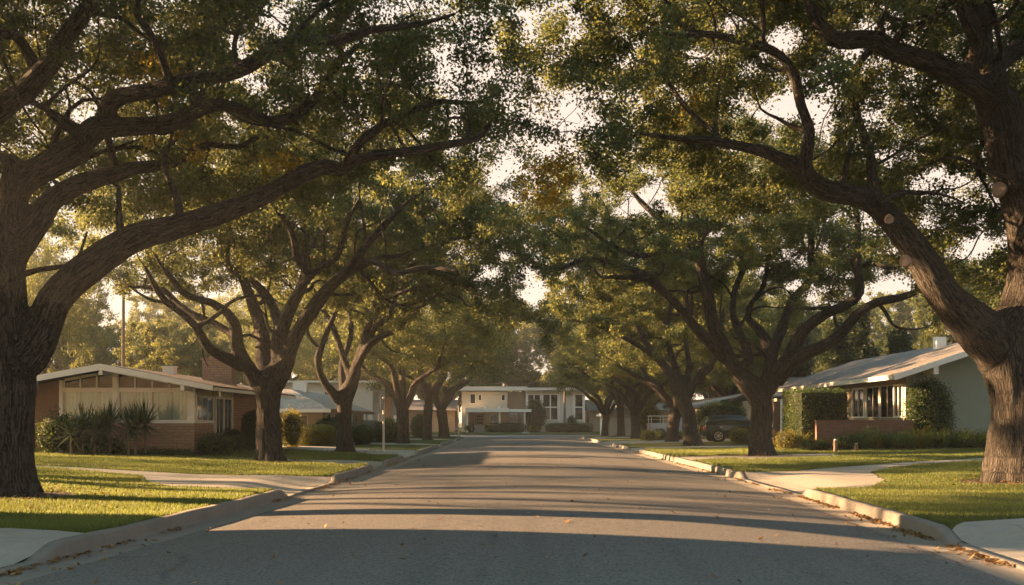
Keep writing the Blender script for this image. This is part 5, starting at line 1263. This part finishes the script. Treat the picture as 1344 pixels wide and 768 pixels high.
# beds: blade-leaved and leafy low plants
def blade_plant(name, label, x, y, h, n, L, w, mat='yucca', seed=1, arch=.5, group=None, cat='plant', trunk=0, heads=1, z=None, flowers=0):
    rg = np.random.default_rng(seed); z = H(x, y) if z is None else z
    t = thing(name, (x, y, z), label, cat, group); V, Fc, ti = [], [], []
    for hd in range(heads):
        a0 = rg.uniform(0, 6.28); rr = 0 if heads == 1 else rg.uniform(.1, .4); hx, hy = math.cos(a0) * rr, math.sin(a0) * rr; hz = h * rg.uniform(.75, 1.05) - L * .55 if trunk else .02
        hz = max(.02, hz)
        if trunk: b = MB(x, y, z, 0); b.cyl(hx, hy, -.05, hz + .05, .05, .04, 8); b.build('stem', M['pole'], t)
        for k in range(n):
            az = rg.uniform(0, 6.28); el = rg.uniform(-.75 if trunk else .5, 1.5); l = L * rg.uniform(.6, 1.1); d = np.array([math.cos(az), math.sin(az), 0.]); s_ = np.array([-math.sin(az), math.cos(az), 0.])
            pos = np.array([hx, -hy, hz]); m = 5; tq = rg.uniform(0, 1)
            for j in range(m):
                e = el - arch * (j / m) * (1.2 if not trunk else .6); ww = w * (1 - j / (m - 1)) ** .6 if j else w * .8
                V += [pos - s_ * ww, pos + s_ * ww]; ti += [tq, tq]
                if j: q = len(V); Fc.append((q - 4, q - 3, q - 1, q - 2))
                pos = pos + (d * math.cos(e) + np.array([0, 0, math.sin(e)])) * l / (m - 1)
    me = np_mesh('blades', np.array(V), np.array(Fc), 4); fattr(me, 'tint', np.array(ti)); link_mesh('blades', me, M[mat], t)
    if flowers:
        fl = np.array([[rg.uniform(-.4, .4), rg.uniform(-.3, .3), h * rg.uniform(.7, 1.15), rg.uniform(.3, .9)] for _ in range(flowers)])
        link_mesh('flowers', leaves_mesh(fl, .05, seed, 'flowers', .03, 8), M['leaf_gold'], t)
    return t
for i, (px, d, h, hd, lab) in enumerate([(112, 36.6, 1.75, 3, 'spiky plant with a tall crown at the left end of the window'), (135, 36.9, 1.7, 2, 'spiky plant below the second window from the left'), (152, 37.0, 1.85, 2, 'spiky plant on a stem left of the window centre post'), (174, 36.8, 2.0, 2, 'spiky plant with wide fan right of the window centre post'), (186, 37.0, 1.95, 2, 'tallest spiky plant with drooping lower blades before the stone wall')]):
    blade_plant('spiky_plant', lab, PX(px, d), d - .5, h, 64, 1.05, .042, seed=50 + i, trunk=1, heads=hd, group='spiky plants before the left house', arch=.2)
hedge('leafy_bush', 'bush', 'broad dark bush at the foot of the spiky plants, before the brick wall end', PX(47, 36.9), PX(96, 36.9), 36.4, 37.8, PZ(548, 36.9), 'hedge', 61, .10, 700, .5, .25, .16)
hedge('leafy_bush', 'bush', 'dark bush filling below the left windows', PX(92, 36.7), PX(160, 36.7), 36.1, 37.4, PZ(577, 36.7), 'hedge', 62, .09, 900, .45, .25, .12)
hedge('leafy_bush', 'bush', 'dark round bush at the stone corner of the left house', PX(258, 38), PX(296, 38), 37.6, 39.6, PZ(572, 38), 'hedge', 63, .07, 1100, .45, .35, .08)
hedge('leafy_bush', 'bush', 'dark bush below the tall panes of the left house', PX(283, 41.5), PX(312, 41.5), 41, 43, PZ(566, 41.5), 'hedge', 64, .07, 1100, .45, .3, .08)
hedge('ground_cover', 'ground cover', 'low ivy edging along the base of the left stone wall', PX(150, 37.2), PX(258, 37.2), 36.4, 37.5, PZ(592, 37.2), 'hedge', 65, .06, 1300, .4, .35, .07)['kind'] = 'stuff'
G5 = 'leafy plants along the green house bed'
bed = [(1052, 47.0, 1.0), (1072, 44.3, .7), (1106, 44.2, .85), (1122, 44.1, 1.0), (1138, 44.0, 1.15), (1150, 43.8, 1.05), (1164, 43.9, 1.0), (1178, 43.7, 1.15), (1192, 43.8, 1.0), (1206, 43.7, 1.2), (1220, 43.8, 1.0), (1236, 43.9, 1.15), (1252, 43.7, .95), (1266, 43.9, 1.1), (1280, 43.8, 1.0), (1300, 43.9, 1.1), (1322, 43.8, 1.0)]
names_bed = ['leafy clump beside the ivy block', 'low clump at the left end of the brick garden wall', 'clump touching the pale post before the brick wall', 'clump under the left part of the brick wall', 'taller clump under the middle of the brick wall', 'arching clump right of the middle of the brick wall', 'clump before the right part of the brick wall', 'arching clump at the right end of the brick wall', 'clump below the house corner', 'tall clump with yellow flowers below the climbing shrub', 'clump with yellow flowers right of the climbing shrub', 'clump under the green wall, first past the flowers', 'short clump under the middle of the green wall', 'clump with yellow flowers near the huge trunk', 'clump beside the left edge of the huge trunk', 'clump hidden behind the huge trunk', 'last clump behind the huge trunk']
for i, (px, d, h) in enumerate(bed):
    blade_plant('leafy_plant', names_bed[i] + ' of the green house bed' if 'trunk' not in names_bed[i] else names_bed[i], PX(px, d), d, h, 210, h * 1.05, .016, 'shrub' if i in (0, 1, 5, 9) else 'blade' if i % 3 else 'hedge', 70 + i, .95, G5, flowers=5 if i in (9, 10, 13) else 0)
for i, (a_, c_, t_, lab) in enumerate([(1100, 1128, 573, 'leafy bush under the left half of the brick garden wall'), (1130, 1166, 566, 'taller leafy bush under the right half of the brick garden wall'), (1168, 1204, 569, 'leafy bush at the house corner end of the brick garden wall'), (1206, 1240, 567, 'leafy bush below the climbing shrub')]):
    hedge('leafy_bush', 'bush', lab, PX(a_, 44), PX(c_, 44), 43.9, 44.8, PZ(t_, 44), 'hedge', 90 + i, .10, 420, .5, .55, .16)
hedge('leafy_bush', 'bush', 'low bush left of the brick garden wall', PX(1020, 47), PX(1046, 47), 46.4, 47.6, PZ(568, 47), 'shrub', 66, .07, 900, .5, .25, .10)
hedge('leafy_bush', 'bush', 'dark low mound between the pale post and the ivy block', PX(1050, 44.5), PX(1088, 44.5), 44, 44.9, PZ(579, 44.5), 'hedge', 67, .06, 1100, .5, .3, .06)
hedge('leafy_bush', 'bush', 'long dark bush at the foot of the green gable wall', PX(1225, 45), PX(1300, 45), 44.6, 45.6, PZ(570, 45), 'hedge', 68, .07, 1100, .4, .3, .10)

# ------------------------------------------------------------------ street furniture
def rod(name, label, cat, px, d, parts, z=None):
    x = PX(px, d); z0 = H(x, d) if z is None else z; t = thing(name, (x, d, z0), label, cat)
    for nm, mat, f in parts: b = MB(x, d, z0, 0); f(b); b.build(nm, M[mat], t, bevel=.006)
    return t
rod('sign_pole', 'white street pole with a small box and a sign plate seen edge-on, left kerb', 'sign', 503.5, 46, [
    ('pole', 'pale_post', lambda b: b.cyl(0, 0, -.05, 2.55, .05, .045)), ('foot', 'pale_post', lambda b: b.cyl(0, 0, 0, .10, .12, .09)),
    ('box', 'pale_post', lambda b: b.box(-.24, .06, .05, .12, 1.42, 1.76)), ('sign_plate', 'metal', lambda b: b.box(-.10, -.085, -.14, .30, 1.95, 2.5)), ('bracket', 'metal', lambda b: b.box(-.085, -.04, .02, .06, 2.1, 2.2))])
rod('white_pole', 'thin white pole with a flat crosspiece near the far left kerb', 'pole', 602, 92, [
    ('pole', 'pale_post', lambda b: b.cyl(0, 0, -.05, 2.7, .055, .045)), ('crosspiece', 'pale_post', lambda b: b.box(-.3, .32, -.12, .12, .62, .8)), ('cap', 'metal', lambda b: b.cyl(0, 0, 2.7, 2.85, .09, .05))])
rod('white_post', 'short square white post between the last left oak and the thin pole', 'post', 587.5, 90, [
    ('post', 'pale_post', lambda b: b.box(-.12, .12, -.1, .1, -.05, 1.45)), ('cap', 'white', lambda b: b.box(-.15, .15, -.13, .13, 1.45, 1.52))])
rod('wooden_post', 'short pale post on the lawn before the brick garden wall', 'post', 1096.5, 42.5, [('post', 'pole', lambda b: b.cyl(0, 0, -.05, .52, .085, .075)), ('cap', 'pale_post', lambda b: b.cyl(0, 0, .52, .56, .08, .05))])
rod('wooden_post', 'smaller stump-like post right of the pale post', 'post', 1124, 43, [('post', 'pole', lambda b: b.cyl(0, 0, -.05, .32, .08, .07)), ('cap', 'pale_post', lambda b: b.cyl(0, 0, .32, .35, .075, .05))])
rod('tall_pole', 'thin tall pole rising behind the low gabled house', 'pole', 162, 66, [
    ('pole', 'pole', lambda b: b.cyl(0, 0, -.1, 10.4, .13, .09)), ('crossbar', 'pole', lambda b: b.box(-.55, .55, -.05, .05, 9.7, 9.82))], z=.3)
fp = thing('garden_fence', (-11, 70, .3), 'faded teal board fence beside the hipped house driveway', 'fence')
b = MB(0, 70, 0, 0); x0, x1 = PX(477, 70), PX(499, 70)
for k in range(9): b.box(x0 + k * (x1 - x0) / 9, x0 + (k + .93) * (x1 - x0) / 9, -.03, 0, .25, PZ(551.5, 70))
b.build('boards', M['teal'], fp); b = MB(0, 70, 0, 0); b.box(x0, x1, -.08, -.031, .5, .6); b.box(x0, x1, -.08, -.031, 1.2, 1.3); b.box(x0 - .1, x0 - .005, -.1, .02, .1, PZ(550.5, 70)); b.box(x1 + .005, x1 + .1, -.1, .02, .1, PZ(550.5, 70)); b.build('frame', M['teal'], fp)

# ------------------------------------------------------------------ vehicles, seen side-on
def loft_body(name, secs, mat, parent, org, bevel=.03):
    """secs: list of (x, half width at sill, z sill, half width at top, z top) from tail to nose"""
    V, Fc = [], []
    for x, wb, z0, wt, z1 in secs:
        zm = z0 + (z1 - z0) * .55
        V += [(x, -wb, z0), (x, -wb * 1.0 - .02, zm), (x, -wt, z1), (x, wt, z1), (x, wb + .02, zm), (x, wb, z0)]
    n = len(secs)
    for i in range(n - 1):
        for k in range(6): a = i * 6 + k; b = i * 6 + (k + 1) % 6; Fc.append((a, b, b + 6, a + 6))
    Fc += [tuple(range(5, -1, -1)), tuple(range((n - 1) * 6, n * 6))]
    import bmesh
    me = bpy.data.meshes.new(name); me.from_pydata(V, [], Fc); bm = bmesh.new(); bm.from_mesh(me); bmesh.ops.recalc_face_normals(bm, faces=bm.faces); bm.to_mesh(me); bm.free()
    o = link_mesh(name, me, mat, parent); bv = o.modifiers.new('bevel', 'BEVEL'); bv.width = bevel; bv.segments = 3; bv.limit_method = 'ANGLE'; bv.angle_limit = R(20)
    return o
def wheel(t, x, y, r=.36):
    s_ = -1 if y < 0 else 1; b = MB(x, y, 0, 0); b.V = []
    b = MB(t.location.x, t.location.y, t.location.z, 0)
    o0 = -y - .11; n = 28
    b.disc(x, r, o0, o0 + .22, r, n); w = b.build('wheel', M['rubber'], t, bevel=.025)
    f = MB(t.location.x, t.location.y, t.location.z, 0); of = o0 + .2 if s_ < 0 else o0 - .015
    for k in range(24):
        a0_, a1_ = k * math.pi / 12, (k + 1) * math.pi / 12
        f.prism([(x + r * q * math.cos(a_), r + r * q * math.sin(a_)) for q, a_ in ((.58, a0_), (.68, a0_), (.68, a1_), (.58, a1_))], of, of + .04)
    f.disc(x, r, of + .03 if s_ < 0 else of - .02, of + .05 if s_ < 0 else of, r * .17, 12)
    for k in range(7):
        a = k * 2 * math.pi / 7; c, s2_ = math.cos(a), math.sin(a); p = []
        for (q, v) in ((.18, -.07), (.62, -.045), (.62, .045), (.18, .07)): p.append((x + r * (q * c - v * s2_), r + r * (q * s2_ + v * c)))
        f.prism(p, of + .028 if s_ < 0 else of - .02, of + .045 if s_ < 0 else of + .002)
    f.build('rim', M['chrome'], w)
    a = MB(t.location.x, t.location.y, t.location.z, 0); a.disc(x, r + .02, o0 + (.03 if s_ < 0 else .0), o0 + (.17 if s_ < 0 else .19), r + .09, n); a.build('wheel_arch', M['dark'], t)
    return w
d = 66.0
suv = thing('parked_car', (PX(921, d), d, H(PX(921, d), d) - .0), 'dark green estate car parked side-on behind the right-hand oaks', 'car')
L_, W_ = 4.9, .93
loft_body('body', [(0, .80, .42, .78, .95), (.12, .90, .32, .88, 1.12), (1.6, .93, .26, .91, 1.14), (3.3, .93, .26, .91, 1.12), (4.2, .92, .28, .86, 1.02), (4.75, .84, .34, .78, .92), (4.9, .74, .42, .70, .80)], M['green_paint'], suv, None, .05)
loft_body('cabin', [(.08, .86, 1.08, .74, 1.35), (.3, .88, 1.08, .70, 1.70), (1.4, .88, 1.08, .70, 1.76), (2.6, .88, 1.08, .70, 1.72), (3.35, .87, 1.06, .78, 1.14)], M['green_paint'], suv, None, .05)
for s_ in (-1, 1):
    b = MB(suv.location.x, suv.location.y, suv.location.z, 0)
    for poly in ([(.34, 1.2), (1.05, 1.2), (1.05, 1.6), (.46, 1.58)], [(1.12, 1.2), (1.98, 1.2), (1.98, 1.62), (1.12, 1.62)], [(2.05, 1.2), (3.0, 1.18), (2.6, 1.56), (2.05, 1.61)]):
        q = len(b.V); V = []
        for off in (.0, .012):
            for (u, z) in poly: yy = (.885 - (z - 1.08) * .27 + off) * s_; V.append((u, -yy, z))
        b.add(V, [(0, 1, 2, 3), (7, 6, 5, 4), (0, 4, 5, 1), (1, 5, 6, 2), (2, 6, 7, 3), (3, 7, 4, 0)])
    b.build('side_windows', M['dark_glass'], suv)
    b = MB(suv.location.x, suv.location.y, suv.location.z, 0); b.box(1.0, 1.16, .93 if s_ < 0 else -.96, .96 if s_ < 0 else -.93, .95, .985); b.box(1.98, 2.14, .93 if s_ < 0 else -.96, .96 if s_ < 0 else -.93, .95, .985); b.build('door_handles', M['chrome'], suv)
    for x in (.92, 3.95): wheel(suv, x, .84 * s_, .40)
    b = MB(suv.location.x, suv.location.y, suv.location.z, 0); b.box(-.01, .06, -.86 if s_ > 0 else .6, -.6 if s_ > 0 else .86, .78, 1.0); b.build('tail_light', M['red'], suv)
    b = MB(suv.location.x, suv.location.y, suv.location.z, 0); b.box(4.82, 4.9, -.72 if s_ > 0 else .45, -.45 if s_ > 0 else .72, .6, .74); b.build('headlight', M['white'], suv)
b = MB(suv.location.x, suv.location.y, suv.location.z, 0); b.box(-.08, .06, -.85, .85, .38, .55); b.box(4.8, 4.97, -.8, .8, .36, .52); b.build('bumpers', M['dark'], suv, bevel=.03)

d = 84.0
pk = thing('pickup_truck', (PX(851, d), d, H(PX(851, d), d)), 'white pickup truck with a ladder rack over its bed behind the oaks on the right', 'pickup')
loft_body('bed', [(0, .88, .52, .88, 1.20), (.05, .92, .50, .92, 1.22), (2.2, .93, .45, .93, 1.22)], M['white_car'], pk, None, .03)
loft_body('front', [(2.22, .93, .42, .92, 1.22), (3.9, .93, .40, .92, 1.22), (4.9, .92, .42, .84, 1.08), (5.2, .84, .48, .78, .95)], M['white_car'], pk, None, .05)
loft_body('cab', [(2.26, .89, 1.2, .80, 1.3), (2.4, .89, 1.2, .72, 1.84), (3.3, .89, 1.2, .72, 1.86), (4.0, .88, 1.18, .82, 1.24)], M['white_car'], pk, None, .05)
ox, oy, oz = pk.location
for s_ in (-1, 1):
    b = MB(ox, oy, oz, 0)
    for poly in ([(2.5, 1.3), (3.75, 1.28), (3.3, 1.72), (2.55, 1.74)],):
        V = []
        for off in (.0, .012):
            for (u, z) in poly: yy = (.895 - (z - 1.2) * .27 + off) * s_; V.append((u, -yy, z))
        b.add(V, [(0, 1, 2, 3), (7, 6, 5, 4), (0, 4, 5, 1), (1, 5, 6, 2), (2, 6, 7, 3), (3, 7, 4, 0)])
    b.build('side_window', M['dark_glass'], pk)
    for x in (.95, 4.25): wheel(pk, x, .84 * s_, .38)
    b = MB(ox, oy, oz, 0); b.box(-.02, .05, -.88 if s_ > 0 else .7, -.7 if s_ > 0 else .88, .8, 1.1); b.build('tail_light', M['red'], pk)
b = MB(ox, oy, oz, 0); b.box(-.12, .04, -.85, .85, .45, .6); b.box(5.12, 5.28, -.82, .82, .42, .6); b.build('bumpers', M['chrome'], pk, bevel=.03)
b = MB(ox, oy, oz, 0)
for s_ in (-.86, .86):
    for u in (.1, 1.1, 2.05): b.box(u, u + .05, s_ - .025, s_ + .025, 1.2, 1.78)
    b.box(.0, 2.3, s_ - .025, s_ + .025, 1.78, 1.83); b.box(.0, 2.3, s_ - .025, s_ + .025, 1.5, 1.53)
for k in range(7): b.box(.1 + k * .34, .14 + k * .34, -.84, .84, 1.83, 1.86)
b.build('ladder_rack', M['white'], pk)

# ------------------------------------------------------------------ unseen house added outside the left edge of the view to shade the near road
shade_house = thing('two_storey_house', (-22, 6, .3), 'unseen two-storey house added beyond the left edge of the view to shade the near road', 'house')
house_box(shade_house, -32, -17.5, -14, 18.2, 0, 6.2, 'cream')
rf = MB(); rf.slab([(-33, 14.5, 6.2), (-25, 14.5, 8.4), (-25, -18.6, 8.4), (-33, -18.6, 6.2)], .15); rf.slab([(-25, 14.5, 8.4), (-16.9, 14.5, 6.2), (-16.9, -18.6, 6.2), (-25, -18.6, 8.4)], .15); rf.build('roof', M['roof_brown'], shade_house)
for k in range(4):
    for z in (1.1, 4.0): window(shade_house, (-17.5, -14, 0, 90), 4 + k * 7, 6 + k * 7, z, z + 1.3, 2, 1, .07, .05, 'dark_glass')
door(shade_house, (-17.5, -14, 0, 90), 20, 21, .2, 2.3, 'wood')
MB(0, 18.2, 0, 0).prism([(-32, 6.2), (-17.5, 6.2), (-25, 8.2)], -.2, 0).build('gable', M['cream'], shade_house)
